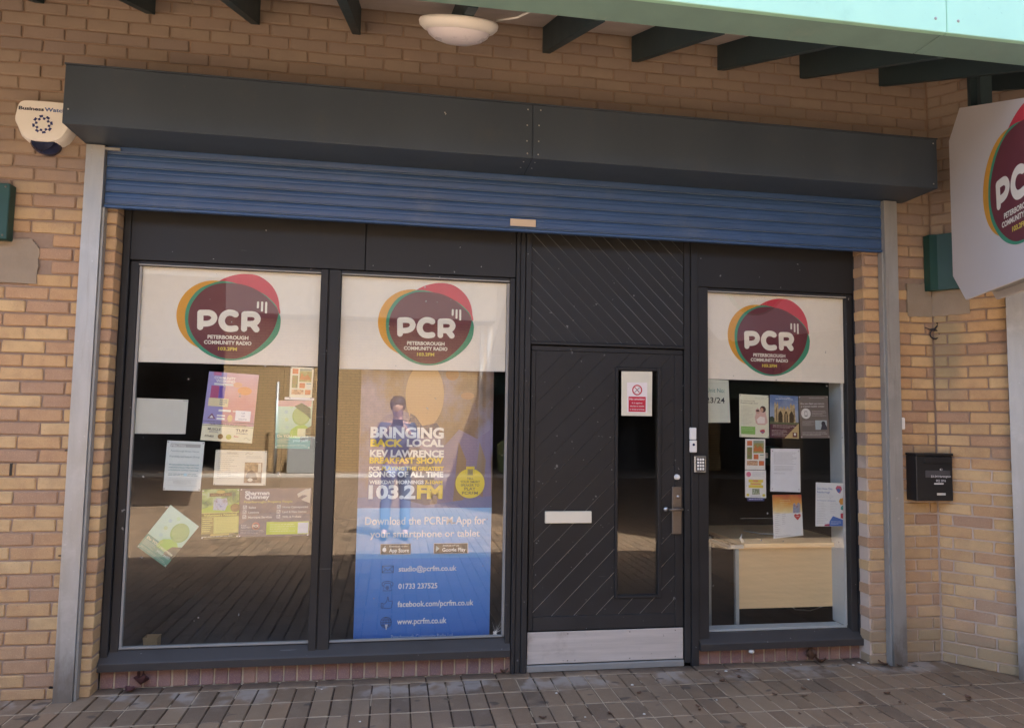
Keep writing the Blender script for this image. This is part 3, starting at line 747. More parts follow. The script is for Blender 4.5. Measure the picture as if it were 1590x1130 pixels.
# ------------------------------------------------------------------ 2-D print kit
_tc = {}
def text2d(s, bold):
    k = (s, bold)
    if k in _tc: return _tc[k]
    cu = bpy.data.curves.new('t', 'FONT'); cu.body = s; cu.size = 1; cu.offset = bold; cu.resolution_u = 3
    ob = bpy.data.objects.new('t', cu); COL.objects.link(ob)
    dg = bpy.context.evaluated_depsgraph_get(); me = bpy.data.meshes.new_from_object(ob.evaluated_get(dg))
    vs = [(v.co.x, v.co.y) for v in me.vertices]; fs = [list(p.vertices) for p in me.polygons]
    bpy.data.objects.remove(ob); bpy.data.meshes.remove(me); bpy.data.curves.remove(cu)
    if not vs: vs = [(0, 0)]
    x0 = min(v[0] for v in vs); x1 = max(v[0] for v in vs)
    _tc[k] = (vs, fs, x0, x1); return _tc[k]
def catmull(pts, n=5, closed=True):
    o = []; N = len(pts)
    rng = range(N) if closed else range(N - 1)
    for i in rng:
        g = lambda j: pts[j % N] if closed else pts[max(0, min(N - 1, j))]
        p0, p1, p2, p3 = g(i - 1), g(i), g(i + 1), g(i + 2)
        for k in range(n):
            t = k / n
            o.append(tuple(.5 * (2 * p1[a] + (p2[a] - p0[a]) * t + (2 * p0[a] - 5 * p1[a] + 4 * p2[a] - p3[a]) * t * t + (3 * p1[a] - p0[a] - 3 * p2[a] + p3[a]) * t ** 3) for a in (0, 1)))
    if not closed: o.append(pts[-1])
    return o
class Print:
    """flat print on a sheet; local coords 0..1 right, 0..1 down; layers rise by L towards the viewer"""
    L = .00014
    def __init__(s, tl, tr, bl, n, base=.0004):
        s.tl, s.u, s.v, s.n = Vector(tl), Vector(tr) - Vector(tl), Vector(bl) - Vector(tl), Vector(n).normalized()
        s.mb = MB(); s.tb = MB(); s.k = base; s.W = s.u.length; s.H = s.v.length
    def p(s, a, b): return s.tl + s.u * a + s.v * b + s.n * s.k
    def up(s): s.k += s.L
    def poly(s, pts, c, mb=None):
        mat = c if isinstance(c, bpy.types.Material) else pcol(c)
        s.up(); vs = [s.p(a, b) for a, b in pts]
        nn = Vector((0, 0, 0))
        for i in range(len(vs)): nn += (vs[i] - vs[0]).cross(vs[(i + 1) % len(vs)] - vs[0])
        idx = list(range(len(vs)))
        if nn.dot(s.n) < 0: idx = idx[::-1]
        (mb or s.mb).add(vs, [idx], mat)
    def rect(s, a0, b0, a1, b1, c): s.poly([(a0, b0), (a1, b0), (a1, b1), (a0, b1)], c)
    def ell(s, a, b, ra, rb, c, n=28): s.poly([(a + ra * math.cos(i * 2 * math.pi / n), b + rb * math.sin(i * 2 * math.pi / n)) for i in range(n)], c)
    def circ(s, a, b, rm, c, n=28): s.ell(a, b, rm / s.W, rm / s.H, c, n)
    def ring(s, a, b, r0, r1, c, n=28):
        s.up(); mat = pcol(c); vs = []; fs = []
        for i in range(n):
            t = i * 2 * math.pi / n
            vs += [s.p(a + r0 / s.W * math.cos(t), b - r0 / s.H * math.sin(t)), s.p(a + r1 / s.W * math.cos(t), b - r1 / s.H * math.sin(t))]
        for i in range(n): j = (i + 1) % n; fs.append((2 * i, 2 * i + 1, 2 * j + 1, 2 * j))
        s.mb.add(vs, fs, mat)
    def stroke(s, pts, w, c, sm=5):
        """pts in metres-like units already local 0..1; w in metres"""
        q = catmull(pts, sm, False) if len(pts) > 2 else pts
        M = [(a * s.W, b * s.H) for a, b in q]; Lf = []; Rt = []
        for i, p in enumerate(M):
            a, b = M[max(0, i - 1)], M[min(len(M) - 1, i + 1)]
            dx, dy = b[0] - a[0], b[1] - a[1]; l = math.hypot(dx, dy) or 1; nx, ny = -dy / l * w / 2, dx / l * w / 2
            Lf.append((p[0] + nx, p[1] + ny)); Rt.append((p[0] - nx, p[1] - ny))
        def cap(c0, frm, sgn):
            a0 = math.atan2(frm[1] - c0[1], frm[0] - c0[0]); return [(c0[0] + w / 2 * math.cos(a0 + sgn * math.pi * k / 8), c0[1] + w / 2 * math.sin(a0 + sgn * math.pi * k / 8)) for k in range(1, 8)]
        # strip of quads plus cap fans
        s.up(); mat = pcol(c); vs = []; fs = []
        for i in range(len(M)): vs += [s.p(Rt[i][0] / s.W, Rt[i][1] / s.H), s.p(Lf[i][0] / s.W, Lf[i][1] / s.H)]
        for i in range(len(M) - 1): fs.append((2 * i, 2 * i + 1, 2 * i + 3, 2 * i + 2))
        s.mb.add(vs, fs, mat)
        e = cap(M[-1], Lf[-1], -1); s.mb.add([s.p(x / s.W, y / s.H) for x, y in [Lf[-1]] + e + [Rt[-1]]], [list(range(len(e) + 2))], mat)
        e = cap(M[0], Rt[0], -1); s.mb.add([s.p(x / s.W, y / s.H) for x, y in [Rt[0]] + e + [Lf[0]]], [list(range(len(e) + 2))], mat)
    def text(s, t, a, b, h, c, w=None, bold=.02, align='L'):
        """baseline at b, cap height h (fraction of sheet height), optional width w (fraction)"""
        vs, fs, x0, x1 = text2d(t, bold); s.up(); sy = h / .70
        sx = (w / (x1 - x0)) if w else sy * s.H / s.W
        wt = (x1 - x0) * sx; a0 = a - (wt / 2 if align == 'C' else wt if align == 'R' else 0)
        s.tb.add([s.p(a0 + (x - x0) * sx, b - y * sy) for x, y in vs], fs, pcol(c))
    def lines(s, a0, b0, a1, b1, n, c, fill=.45, rag=.3, seed=1):
        rr = random.Random(seed); st_ = (b1 - b0) / n
        s.up(); k = s.k
        for i in range(n):
            x = a0; e = a1 - rr.random() * rag * (a1 - a0); y = b0 + st_ * i
            while x < e:
                wl_ = rr.uniform(.05, .16) * (a1 - a0); xe = min(x + wl_, e); s.k = k
                s.rect(x, y, xe, y + st_ * fill, c); x = xe + .02 * (a1 - a0)
        s.k = k + s.L
    def done(s, parent):
        if s.mb.v: s.mb.obj('print', None, parent)
        if s.tb.v: s.tb.obj('lettering', None, parent)

LOGO = {
    'yellow': [(0.1249, 0.0436), (0.1119, -0.0385), (0.0686, -0.1089), (0.0017, -0.1569), (-0.0784, -0.1754), (-0.1593, -0.1619), (-0.2291, -0.1187), (-0.2773, -0.0524), (-0.297, 0.0272), (-0.285, 0.1082), (-0.243, 0.1786), (-0.1771, 0.2275), (-0.0972, 0.2474), (-0.0153, 0.235), (0.0559, 0.1918), (0.1052, 0.1245)],
    'green': [(-0.2482, 0.0059), (-0.2399, 0.0914), (-0.1928, 0.1751), (-0.1218, 0.2228), (-0.0196, 0.2456), (0.1613, 0.1947), (0.2542, 0.1275), (0.2867, 0.0656), (0.2984, 0.0187), (0.2875, -0.0526), (0.245, -0.1184), (0.1764, -0.1777), (0.1036, -0.2149), (0.0304, -0.2287), (-0.0433, -0.223), (-0.1176, -0.1943), (-0.178, -0.1461), (-0.2283, -0.0783)],
    'red': [(-0.1064, 0.2063), (-0.0782, 0.235), (-0.0352, 0.2645), (0.0305, 0.2889), (0.0973, 0.2961), (0.1575, 0.2879), (0.2114, 0.2563), (0.2508, 0.2145), (0.277, 0.1602), (0.2867, 0.1052), (0.284, 0.0576), (0.1658, 0.0845), (0.0139, 0.1567)],
    'maroon': [(-0.2301, 0.0066), (-0.2182, 0.0923), (-0.1637, 0.1764), (-0.0924, 0.2226), (-0.0118, 0.2357), (0.0852, 0.2268), (0.169, 0.1911), (0.2388, 0.1348), (0.2801, 0.0812), (0.2801, 0.0417), (0.2638, -0.022), (0.2359, -0.078), (0.1896, -0.1343), (0.132, -0.1829), (0.0739, -0.2119), (0.0152, -0.219), (-0.0513, -0.2078), (-0.1187, -0.1712), (-0.1795, -0.1153), (-0.2149, -0.0547)]}
CR = (.86, .82, .72)
def logo(P, cx, cy, k=1.0):
    """cx, cy: logo centre in metres from the sheet's top-left; k scale"""
    T = lambda q: [((cx + x * k) / P.W, (cy - y * k) / P.H) for x, y in q]
    P.poly(T(catmull(LOGO['yellow'])), (.72, .36, .05)); P.poly(T(catmull(LOGO['red'])), (.62, .055, .085))
    P.poly(T(catmull(LOGO['green'])), (.06, .31, .19)); P.poly(T(catmull(LOGO['maroon'])), (.165, .045, .058))
    for st_, w in (([(-0.163, 0.0503), (-0.1606, -0.0357)], .035), ([(-0.163, 0.0503), (-0.1178, 0.0521), (-0.0955, 0.0444), (-0.0836, 0.0238), (-0.0935, 0.0001), (-0.1185, -0.0125), (-0.16, -0.0156)], .035),
                   ([(0.0363, 0.048), (0.0182, 0.0559), (-0.0077, 0.0556), (-0.0313, 0.0391), (-0.0411, 0.0099), (-0.034, -0.0171), (-0.0148, -0.0359), (0.0112, -0.0404), (0.0384, -0.0363)], .037),
                   ([(0.0871, 0.0514), (0.0885, -0.0377)], .035), ([(0.0871, 0.0514), (0.1297, 0.0532), (0.1523, 0.047), (0.1646, 0.0263), (0.1558, 0.0056), (0.1358, -0.0047), (0.0895, -0.0064)], .035), ([(0.1321, -0.0048), (0.1596, -0.0383)], .036),
                   ([(0.1626, 0.1261), (0.1623, 0.0954)], .012), ([(0.1866, 0.1263), (0.187, 0.0775)], .012), ([(0.2099, 0.1257), (0.2107, 0.0666)], .012)):
        P.stroke(T(st_), w * k, CR)
    for t, y, w, h_, c in (('PETERBOROUGH', -.102, .232, .021, CR), ('COMMUNITY RADIO', -.134, .270, .021, CR), ('103.2FM', -.170, .107, .019, (.75, .60, .12))):
        P.text(t, cx / P.W, (cy - y * k) / P.H, h_ * k / P.H, c, w * k / P.W, .035, 'C')

def sheet(name, label, cat, q, y, col, group=None, th=.0005, curl=0):
    """q: TL,TR,BR,BL as (X,Z) on plane y; returns thing and Print"""
    tl, tr, br, bl = [Vector((a, y, b)) for a, b in q]
    N_ = 8; m_ = MB(); vs = []
    o = (tl + tr + br + bl) / 4
    for j in range(N_ + 1):
        for i in range(N_ + 1):
            a, b = i / N_, j / N_; p = (tl * (1 - a) + tr * a) * (1 - b) + (bl * (1 - a) + br * a) * b
            vs.append(p)
    fs = []
    for j in range(N_):
        for i in range(N_): k = j * (N_ + 1) + i; fs.append((k, k + N_ + 1, k + N_ + 2, k + 1))
    nv = len(vs); vs2 = [p - o for p in vs] + [p + Vector((0, th, 0)) - o for p in vs]
    fs2 = fs + [tuple(nv + a for a in q_[::-1]) for q_ in fs]
    m_.add(vs2, fs2); mat = col if isinstance(col, bpy.types.Material) else pcol(col)
    ob = m_.obj(name, mat, None, label=label, cat=cat, group=group); ob.location = o
    # affine fit for the print
    P = Print(tl - o, tr - o, bl - o, (0, -1, 0))
    P.br_fix = (br - o) - (tr - o) - ((bl - o) - (tl - o))
    bf = P.br_fix; P.p = (lambda a, b, P=P, bf=bf: P.tl + P.u * a + P.v * b + bf * (a * b) + P.n * P.k)
    return ob, P
def tacks(P, c=(.25, .25, .25), m=.03):
    for a in (m, 1 - m):
        for b in (m, 1 - m): P.circ(a, b, .004, c, 10)

# ---------------- cream logo sheets at the top of each window
for q, cx, lab in (([(-1.482, 2.405), (-.4635, 2.403), (-.4645, 1.840), (-1.482, 1.840)], .494, 'left window'), ([(-.3365, 2.403), (.6865, 2.4015), (.6865, 1.839), (-.3365, 1.829)], .521, 'middle window'), ([(2.030, 2.402), (3.0335, 2.401), (3.0335, 1.821), (2.030, 1.827)], .454, 'right window')):
    ob, P = sheet('logo_sheet', 'cream sheet with the round maroon radio station logo at the top of the ' + lab, 'window sign', q, .1465, (.84, .79, .70), 'logo sheets at the top of the windows')
    logo(P, cx, .313, 1.0); P.done(ob)

# ---------------- posters behind the left window
YP = .1505
WH = (.86, .86, .82)
ob, P = sheet('blank_sheet', 'blank off-white card at the left edge of the left window', 'paper sheet', [(-1.481, 1.630), (-1.196, 1.625), (-1.203, 1.424), (-1.481, 1.423)], YP, (.62, .63, .57)); P.rect(.9, .03, .98, .045, (.35, .35, .3)); P.done(ob)

ob, P = sheet('event_poster', 'lilac and pink sponsor poster with yellow foot in the left window', 'poster', [(-1.087, 1.795), (-.803, 1.781), (-.828, 1.374), (-1.119, 1.390)], YP, (.80, .78, .58))
P.rect(0, 0, 1, .76, grad_mat('lilac_print', 1.47, 1.79, [(0, (.50, .28, .40)), (.35, (.62, .28, .28)), (.7, (.66, .38, .40)), (1, (.62, .42, .52))], 12, .5))
P.rect(0, 0, .36, .76, (.36, .33, .60)); P.rect(.08, .2, .24, .40, (.42, .10, .22)); P.rect(.24, .2, .36, .40, (.16, .10, .42)); P.rect(.10, 0, .25, .05, (.55, .20, .35))
P.text('COMMUNITY', .12, .10, .035, WH, .42, .03); P.text('WEEKEND', .16, .145, .035, WH, .38, .03)
P.rect(.13, .16, .55, .19, (.70, .72, .72)); P.rect(.06, .38, .45, .50, (.74, .66, .42)); P.lines(.28, .40, .43, .49, 3, (.15, .2, .3), .4)
P.rect(.28, .54, .52, .57, WH); P.lines(.56, .55, .76, .58, 1, WH)
P.poly([(.08, .68), (.16, .60), (.24, .68)], (.25, .12, .2)); P.poly([(.12, .67), (.16, .63), (.20, .67)], WH)
P.rect(.26, .62, .42, .64, WH); P.rect(.26, .66, .42, .69, WH)
P.ell(.60, .17, .09, .04, (.72, .42, .30)); P.ell(.75, .25, .14, .06, (.74, .34, .16)); P.ell(.52, .66, .05, .05, (.74, .55, .3))
P.rect(.62, .54, .92, .69, (.80, .82, .86))
for i, t in enumerate(('Call', 'with', 'enquiries')): P.text(t, .77, .585 + i * .042, .022, (.12, .16, .35), None, 0, 'C')
P.rect(0, .715, 1, .722, (.1, .1, .1)); P.text('HUGE THANKS TO OUR SPONSORS', .5, .765, .024, (.12, .12, .10), .72, .01, 'C'); P.rect(0, .775, 1, .780, (.1, .1, .1))
P.text('MUSCLE', .12, .845, .032, (.12, .12, .12), .25, .01); P.text('SPECIAL', .15, .880, .024, (.4, .4, .4), .18); P.text('TUFF', .66, .845, .038, (.1, .1, .12), .24, .01); P.text('DYNAMICS', .68, .880, .02, (.3, .3, .3), .22)
P.text('FITNESS', .08, .945, .026, (.1, .1, .1), .17, .02); P.circ(.38, .93, .015, (.33, .20, .08)); P.circ(.54, .93, .015, (.50, .52, .12)); P.text('Baker', .64, .925, .02, (.55, .15, .15)); P.stroke([(.84, .95), (.88, .925), (.93, .95), (.97, .955)], .0015, (.3, .25, .1))
P.done(ob)

def orangegrid(P):
    P.rect(.09, .06, .34, .22, (.62, .18, .08)); P.rect(.40, .05, .93, .13, (.30, .36, .28)); P.rect(.40, .13, .93, .46, photo_mat('field_photo', [(.35, .20, .08), (.32, .32, .10), (.55, .45, .25)], 40))
    P.poly([(.42, .34), (.5, .18), (.6, .30), (.75, .22), (.9, .35), (.9, .40), (.42, .40)], (.55, .20, .07))
    P.rect(.09, .27, .34, .66, photo_mat('stall_photo', [(.08, .10, .12), (.25, .28, .08), (.30, .12, .10)], 50)); P.rect(.42, .50, .66, .66, (.62, .18, .08)); P.rect(.72, .50, .93, .66, (.72, .72, .62)); P.rect(.72, .50, .93, .53, (.2, .35, .3))
    P.rect(.09, .71, .62, .86, photo_mat('people_photo', [(.10, .06, .04), (.60, .35, .20), (.70, .60, .45)], 60)); P.rect(.68, .71, .93, .86, (.62, .18, .08))
ob, P = sheet('orange_leaflet', 'small leaflet of orange and green picture blocks, top right of left window', 'leaflet', [(-.622, 1.836), (-.486, 1.832), (-.493, 1.642), (-.624, 1.642)], YP, (.78, .76, .62)); orangegrid(P); tacks(P); P.done(ob)
ob, P = sheet('paper_strip', 'thin white paper strip between orange leaflet and green poster in left window', 'paper strip', [(-.650, 1.652), (-.478, 1.649), (-.478, 1.634), (-.650, 1.637)], YP - .001, (.74, .75, .78)); P.done(ob)

def recog(P, photo, txt=True):
    P.rect(0, 0, 1, .70, grad_mat('pale_green_print' + str(R.random())[2:5], photo[0], photo[1], [(0, (.24, .52, .34)), (.5, (.42, .66, .52)), (1, (.50, .72, .62))], 10, .4))
    P.rect(.0, .68, 1, 1, (.09, .30, .22))
    P.poly([(.40, .72), (.44, .60), (.60, .52), (.80, .50), (1.0, .60), (1.0, .78), (.40, .78)], (.30, .56, .09)); P.poly([(.70, .78), (.78, .62), (1, .52), (1, .82), (.72, .86)], (.045, .07, .05))
    P.ell(.70, .32, .25, .20, (.25, .44, .14)); P.ell(.70, .30, .22, .18, (.33, .50, .20))
    for a, b, c in ((.42, .12, (.40, .66, .30)), (.28, .24, (.30, .52, .62)), (.30, .40, (.44, .62, .22)), (.32, .56, (.32, .55, .55)), (.45, .66, (.48, .64, .15))): P.ring(a, b, .007, .010, c); P.circ(a, b, .004, c)
    if txt:
        P.text('Do YOU recognise', .06, .765, .052, (.75, .80, .60), .88, .02); P.text('yourself?', .50, .855, .055, (.50, .74, .70), .44, .015)
        P.lines(.05, .79, .42, .90, 4, (.45, .62, .52), .35); P.lines(.05, .92, .92, .97, 2, (.40, .58, .46), .4)
    tacks(P, (.55, .6, .55))
ob, P = sheet('green_poster', 'green health poster hanging straight at the right edge of the left window', 'poster', [(-.697, 1.631), (-.485, 1.633), (-.493, 1.343), (-.695, 1.345)], YP, (.45, .6, .5)); recog(P, (1.4, 1.63)); P.rect(.05, .0, .97, .12, (.62, .40, .40)); P.poly([(.5, .12), (.7, .05), (.95, .16), (.97, .38), (.85, .30), (.7, .22)], (.05, .13, .10)); P.rect(.62, .58, .85, .74, (.70, .72, .45)); P.done(ob)
ob, P = sheet('green_poster', 'tilted green health poster hanging askew low in the left window', 'poster', [(-1.265, 1.014), (-1.103, .889), (-1.276, .659), (-1.435, .778)], YP, (.45, .6, .5)); recog(P, (.68, 1.0)); P.done(ob)

ob, P = sheet('support_notice', 'white support group notice with grey heading in the left window', 'notice', [(-1.301, 1.386), (-1.094, 1.379), (-1.106, 1.093), (-1.311, 1.099)], YP, (.70, .75, .72))
P.rect(.10, .055, .90, .125, (.42, .43, .41)); P.text('PBCFSG', .12, .118, .05, (.75, .77, .74), .38, .015)
P.text('Peterborough Breast Cancer', .5, .22, .035, (.22, .32, .34), .76, 0, 'C'); P.text('Friendship and Support Group', .5, .33, .035, (.22, .32, .34), .80, 0, 'C')
for i, t in enumerate(('We meet on the first Thursday of each month', 'except January, between 7.30pm and 9.30pm', 'at The Harrier Inn, Gunthorpe, Peterborough')): P.text(t, .5, .49 + i * .055, .024, (.10, .30, .34), .80, .01, 'C')
P.lines(.1, .66, .9, .72, 2, (.25, .35, .36), .35); P.ell(.56, .68, .05, .03, (.45, .68, .75)); P.rect(.12, .785, .90, .79, (.5, .55, .53)); P.rect(.12, .90, .90, .904, (.5, .55, .53)); P.lines(.25, .81, .75, .88, 3, (.4, .45, .45), .25); tacks(P); P.done(ob)

ob, P = sheet('cafe_notice', 'cream two-column notice with a brown photo in the left window', 'notice', [(-1.030, 1.334), (-.738, 1.329), (-.741, 1.125), (-1.036, 1.129)], YP, (.76, .73, .60))
P.lines(.06, .10, .50, .86, 13, (.45, .42, .34), .2, .5, 3); P.text('PLEASE JOIN US', .22, .09, .03, (.35, .32, .25), .2); P.stroke([(.58, .12), (.62, .07), (.68, .10), (.72, .07)], .002, (.4, .35, .25)); P.lines(.6, .16, .9, .24, 2, (.4, .37, .3), .25)
P.rect(.58, .34, .92, .93, photo_mat('brown_photo', [(.10, .06, .04), (.30, .20, .12), (.52, .42, .28)], 35)); P.rect(.84, .36, .90, .62, (.66, .60, .48)); P.poly([(.6, .8), (.64, .62), (.72, .55), (.80, .64), (.84, .84)], (.12, .07, .045)); P.ell(.70, .84, .05, .05, (.72, .68, .56)); tacks(P, (.4, .38, .3), .025); P.done(ob)

ob, P = sheet('volunteer_poster', 'green and yellow volunteers poster with brown banner in the left window', 'poster', [(-1.095, 1.103), (-.887, 1.108), (-.882, .824), (-1.089, .815)], YP, (.60, .58, .16))
P.rect(0, 0, 1, .47, photo_mat('meadow_photo', [(.06, .12, .06), (.20, .32, .08), (.38, .50, .20), (.45, .55, .45)], 18)); P.poly([(0, .47), (0, .40), (.3, .33), (.7, .34), (1, .28), (1, .47)], (.38, .52, .06))
P.poly([(.3, .42), (.32, .24), (.4, .18), (.55, .2), (.66, .18), (.70, .3), (.62, .44)], photo_mat('crowd_photo', [(.16, .2, .35), (.5, .55, .65), (.25, .2, .2)], 70)); P.rect(.20, .08, .80, .15, (.16, .10, .04)); P.ell(.50, .06, .12, .035, (.50, .42, .10)); P.text('FRIENDS OF THE PARK', .5, .135, .03, (.45, .30, .12), .52, 0, 'C')
P.ell(.90, .39, .13, .085, (.20, .13, .04)); P.lines(.82, .34, .98, .43, 3, (.45, .25, .08), .4)
P.rect(0, .49, 1, .56, (.22, .18, .03)); P.text('Volunteers Needed', .06, .545, .045, (.75, .72, .18), .88, .02)
P.rect(0, .57, .33, .90, (.30, .26, .06)); P.lines(.03, .59, .30, .88, 7, (.70, .66, .20), .35); P.rect(.37, .58, .96, .88, (.66, .62, .18)); P.lines(.40, .60, .94, .86, 8, (.50, .44, .12), .2); P.rect(0, .90, 1, 1, (.13, .12, .05)); P.rect(.25, .905, .75, .94, (.5, .42, .10)); P.lines(.03, .95, .9, .98, 1, (.5, .5, .4), .4); tacks(P, (.7, .7, .65)); P.done(ob)

ob, P = sheet('estate_agent_poster', 'wide purple-brown estate agent poster with a lime green box in the left window', 'poster', [(-.883, 1.108), (-.474, 1.112), (-.479, .831), (-.882, .826)], YP, (.17, .125, .14))
P.poly([(0, .75), (.30, .52), (.5, .50), (1, .55), (1, 1), (0, 1)], (.13, .12, .16)); P.text('Sharman', .07, .135, .08, (.80, .78, .74), .34, .035); P.text('Quinney', .07, .215, .08, (.80, .78, .74), .34, .035)
P.text('Peterboroughs Property People', .06, .30, .045, (.62, .55, .12), .68, .012)
for i, (t1, w1, t2, w2) in enumerate((('Sales', .10, 'Home Conveyancing', .36), ('Lettings', .145, 'Land & New Homes', .34), ('Mortgage Services', .33, 'Wills & Probate', .27))):
    y_ = .415 + .1 * i
    for x_ in (.05, .525):
        P.rect(x_, y_ - .065, x_ + .05, y_ + .008, (.75, .74, .72)); P.rect(x_ + .007, y_ - .054, x_ + .043, y_ - .003, (.15, .12, .14)); P.stroke([(x_ + .015, y_ - .03), (x_ + .024, y_ - .012), (x_ + .046, y_ - .06)], .0025, (.75, .74, .72))
    P.text(t1, .13, y_, .042, (.78, .76, .72), w1, .02); P.text(t2, .605, y_, .042, (.78, .76, .72), w2, .02)
P.poly([(.80, .12), (.92, .02), (.99, .02), (.99, .32), (.90, .27), (.86, .24), (.95, .16), (.88, .14), (.82, .20)], (.62, .56, .46)); P.text('Proud', .035, .775, .03, (.75, .74, .72), None, .01); P.text('Supporters', .035, .815, .03, (.75, .74, .72), None, .01)
P.circ(.24, .78, .022, (.62, .25, .12)); P.circ(.245, .775, .019, (.55, .12, .12)); P.circ(.24, .785, .017, (.16, .06, .07)); P.text('PCR', .24, .80, .045, (.80, .75, .68), .085, .03, 'C'); P.lines(.03, .86, .36, .95, 3, (.5, .5, .52), .25)
P.rect(.39, .70, .99, .96, (.50, .62, .04)); P.lines(.44, .745, .80, .93, 4, (.66, .74, .30), .28); P.rect(.835, .72, .985, .945, (.70, .71, .72)); tacks(P, (.7, .68, .66), .02); P.done(ob)

# ---------------- posters behind the right window
ob, P = sheet('unit_notice', 'white paper with the unit numbers at the left edge of the right window', 'notice', [(2.031, 1.826), (2.193, 1.822), (2.204, 1.541), (2.031, 1.538)], YP, (.60, .63, .54)); P.text('Unit No:', .03, .30, .10, (.08, .22, .22), .78, 0); P.text('23/24', .0, .545, .13, (.03, .03, .04), .80, .008); P.lines(.1, .08, .9, .12, 1, (.5, .52, .46), .2); P.done(ob)
ob, P = sheet('foster_poster', 'pale poster showing a hugging pair and a green box in the right window', 'poster', [(2.268, 1.732), (2.478, 1.726), (2.479, 1.442), (2.268, 1.448)], YP, (.74, .74, .58))
P.text('Foster with us', .55, .085, .022, (.35, .33, .25), .38, 0); P.text('Do you live in the', .05, .165, .032, (.2, .2, .16), .48, .005); P.text('Peterborough area?', .05, .215, .032, (.2, .2, .16), .58, .005)
P.lines(.06, .28, .46, .72, 15, (.45, .45, .38), .22, .4, 5); P.poly([(.55, .66), (.52, .52), (.56, .44), (.54, .36), (.62, .30), (.72, .38), (.80, .36), (.88, .34), (.90, .44), (.94, .56), (.96, .64), (.86, .70), (.62, .70)], (.68, .46, .40)); P.ell(.80, .33, .10, .075, (.09, .05, .04)); P.ell(.76, .35, .055, .05, (.58, .36, .26)); P.ell(.63, .40, .06, .04, (.60, .38, .30)); P.ell(.62, .37, .06, .025, (.12, .06, .05)); P.poly([(.58, .58), (.7, .50), (.86, .52), (.86, .66), (.62, .67)], (.80, .72, .68))
P.rect(.05, .75, .53, .93, (.27, .48, .13)); P.lines(.08, .78, .46, .86, 2, (.42, .6, .3), .3); P.poly([(.68, .83), (.76, .81), (.84, .80), (.86, .86), (.78, .91), (.70, .87)], (.55, .10, .12)); P.rect(.72, .86, .82, .88, (.1, .2, .4)); tacks(P); P.done(ob)
ob, P = sheet('cathedral_poster', 'cathedral photo poster with blue sky and maroon foot in the right window', 'poster', [(2.487, 1.732), (2.693, 1.726), (2.694, 1.440), (2.484, 1.446)], YP, (.10, .03, .06))
P.rect(0, 0, 1, .70, grad_mat('sky_photo', 1.5, 1.74, [(0, (.30, .34, .42)), (.45, (.30, .38, .52)), (1, (.10, .17, .36))], 18, .9)); P.poly([(0, .68), (0, .52), (.1, .5), (.18, .56), (.18, .68)], (.05, .07, .04)); P.rect(0, .62, 1, .72, (.12, .14, .07))
P.poly([(.16, .63), (.16, .22), (.18, .15), (.21, .22), (.24, .22), (.27, .15), (.30, .24), (.30, .34), (.40, .26), (.44, .34), (.50, .24), (.56, .34), (.62, .24), (.68, .32), (.70, .34), (.71, .22), (.74, .16), (.77, .23), (.82, .22), (.85, .18), (.88, .25), (.90, .63)], photo_mat('stone_photo', [(.30, .21, .10), (.50, .38, .20), (.62, .50, .30)], 60))
for x_, w_ in ((.37, .075), (.565, .06), (.755, .075)): P.poly([(x_ - w_, .63), (x_ - w_, .46), (x_ - w_ * .6, .40), (x_, .36), (x_ + w_ * .6, .40), (x_ + w_, .46), (x_ + w_, .63)], (.05, .035, .02))
P.rect(.545, .42, .585, .63, (.40, .30, .17)); P.rect(.22, .30, .25, .60, (.16, .11, .05)); P.rect(.83, .30, .86, .60, (.16, .11, .05))
P.text('WELCOME', .30, .065, .02, (.75, .76, .8), .42, .005); P.lines(.20, .08, .85, .11, 1, (.6, .65, .75), .5)
P.poly([(0, .68), (1, .68), (1, 1), (0, 1)], (.10, .035, .05)); P.lines(.1, .70, .9, .78, 3, (.55, .45, .42), .3); P.lines(.06, .82, .60, .97, 5, (.55, .45, .42), .3); P.poly([(.50, 1), (1, .64), (1, 1)], (.56, .42, .20)); P.rect(.78, .86, .94, .97, (.16, .06, .05)); P.ell(.86, .90, .035, .03, WH); P.done(ob)
ob, P = sheet('crisis_poster', 'taupe mental health poster with a white phone circle in the right window', 'poster', [(2.696, 1.728), (2.912, 1.733), (2.921, 1.447), (2.708, 1.444)], YP, (.19, .16, .145))
P.text('Do you feel you are in', .06, .20, .034, (.72, .70, .67), .80, .012); P.text('a mental health crisis?', .06, .265, .034, (.72, .70, .67), .80, .012); P.lines(.35, .05, .9, .075, 1, (.5, .46, .44), .4)
P.circ(.22, .42, .035, (.72, .71, .68)); P.rect(.17, .36, .27, .49, (.3, .28, .26)); P.rect(.185, .38, .255, .46, (.72, .71, .68)); P.lines(.42, .36, .92, .50, 4, (.55, .52, .50), .25); P.lines(.08, .60, .50, .72, 5, (.55, .52, .50), .25)
P.rect(.52, .58, .92, .80, (.44, .52, .55)); P.ell(.80, .66, .07, .06, (.04, .04, .05)); P.poly([(.70, .80), (.74, .70), (.88, .68), (.92, .74), (.92, .80)], (.05, .05, .07)); P.lines(.06, .86, .92, .96, 3, (.55, .52, .50), .3); tacks(P, (.6, .58, .55)); P.done(ob)
ob, P = sheet('orange_leaflet', 'small leaflet of orange and green picture blocks in the right window', 'leaflet', [(2.309, 1.435), (2.451, 1.435), (2.449, 1.231), (2.305, 1.233)], YP, (.78, .77, .72)); orangegrid(P); P.done(ob)
ob, P = sheet('yellow_leaflet', 'small white leaflet with yellow bands and pink badge in the right window', 'leaflet', [(2.305, 1.229), (2.454, 1.228), (2.454, 1.046), (2.305, 1.050)], YP, (.78, .77, .74))
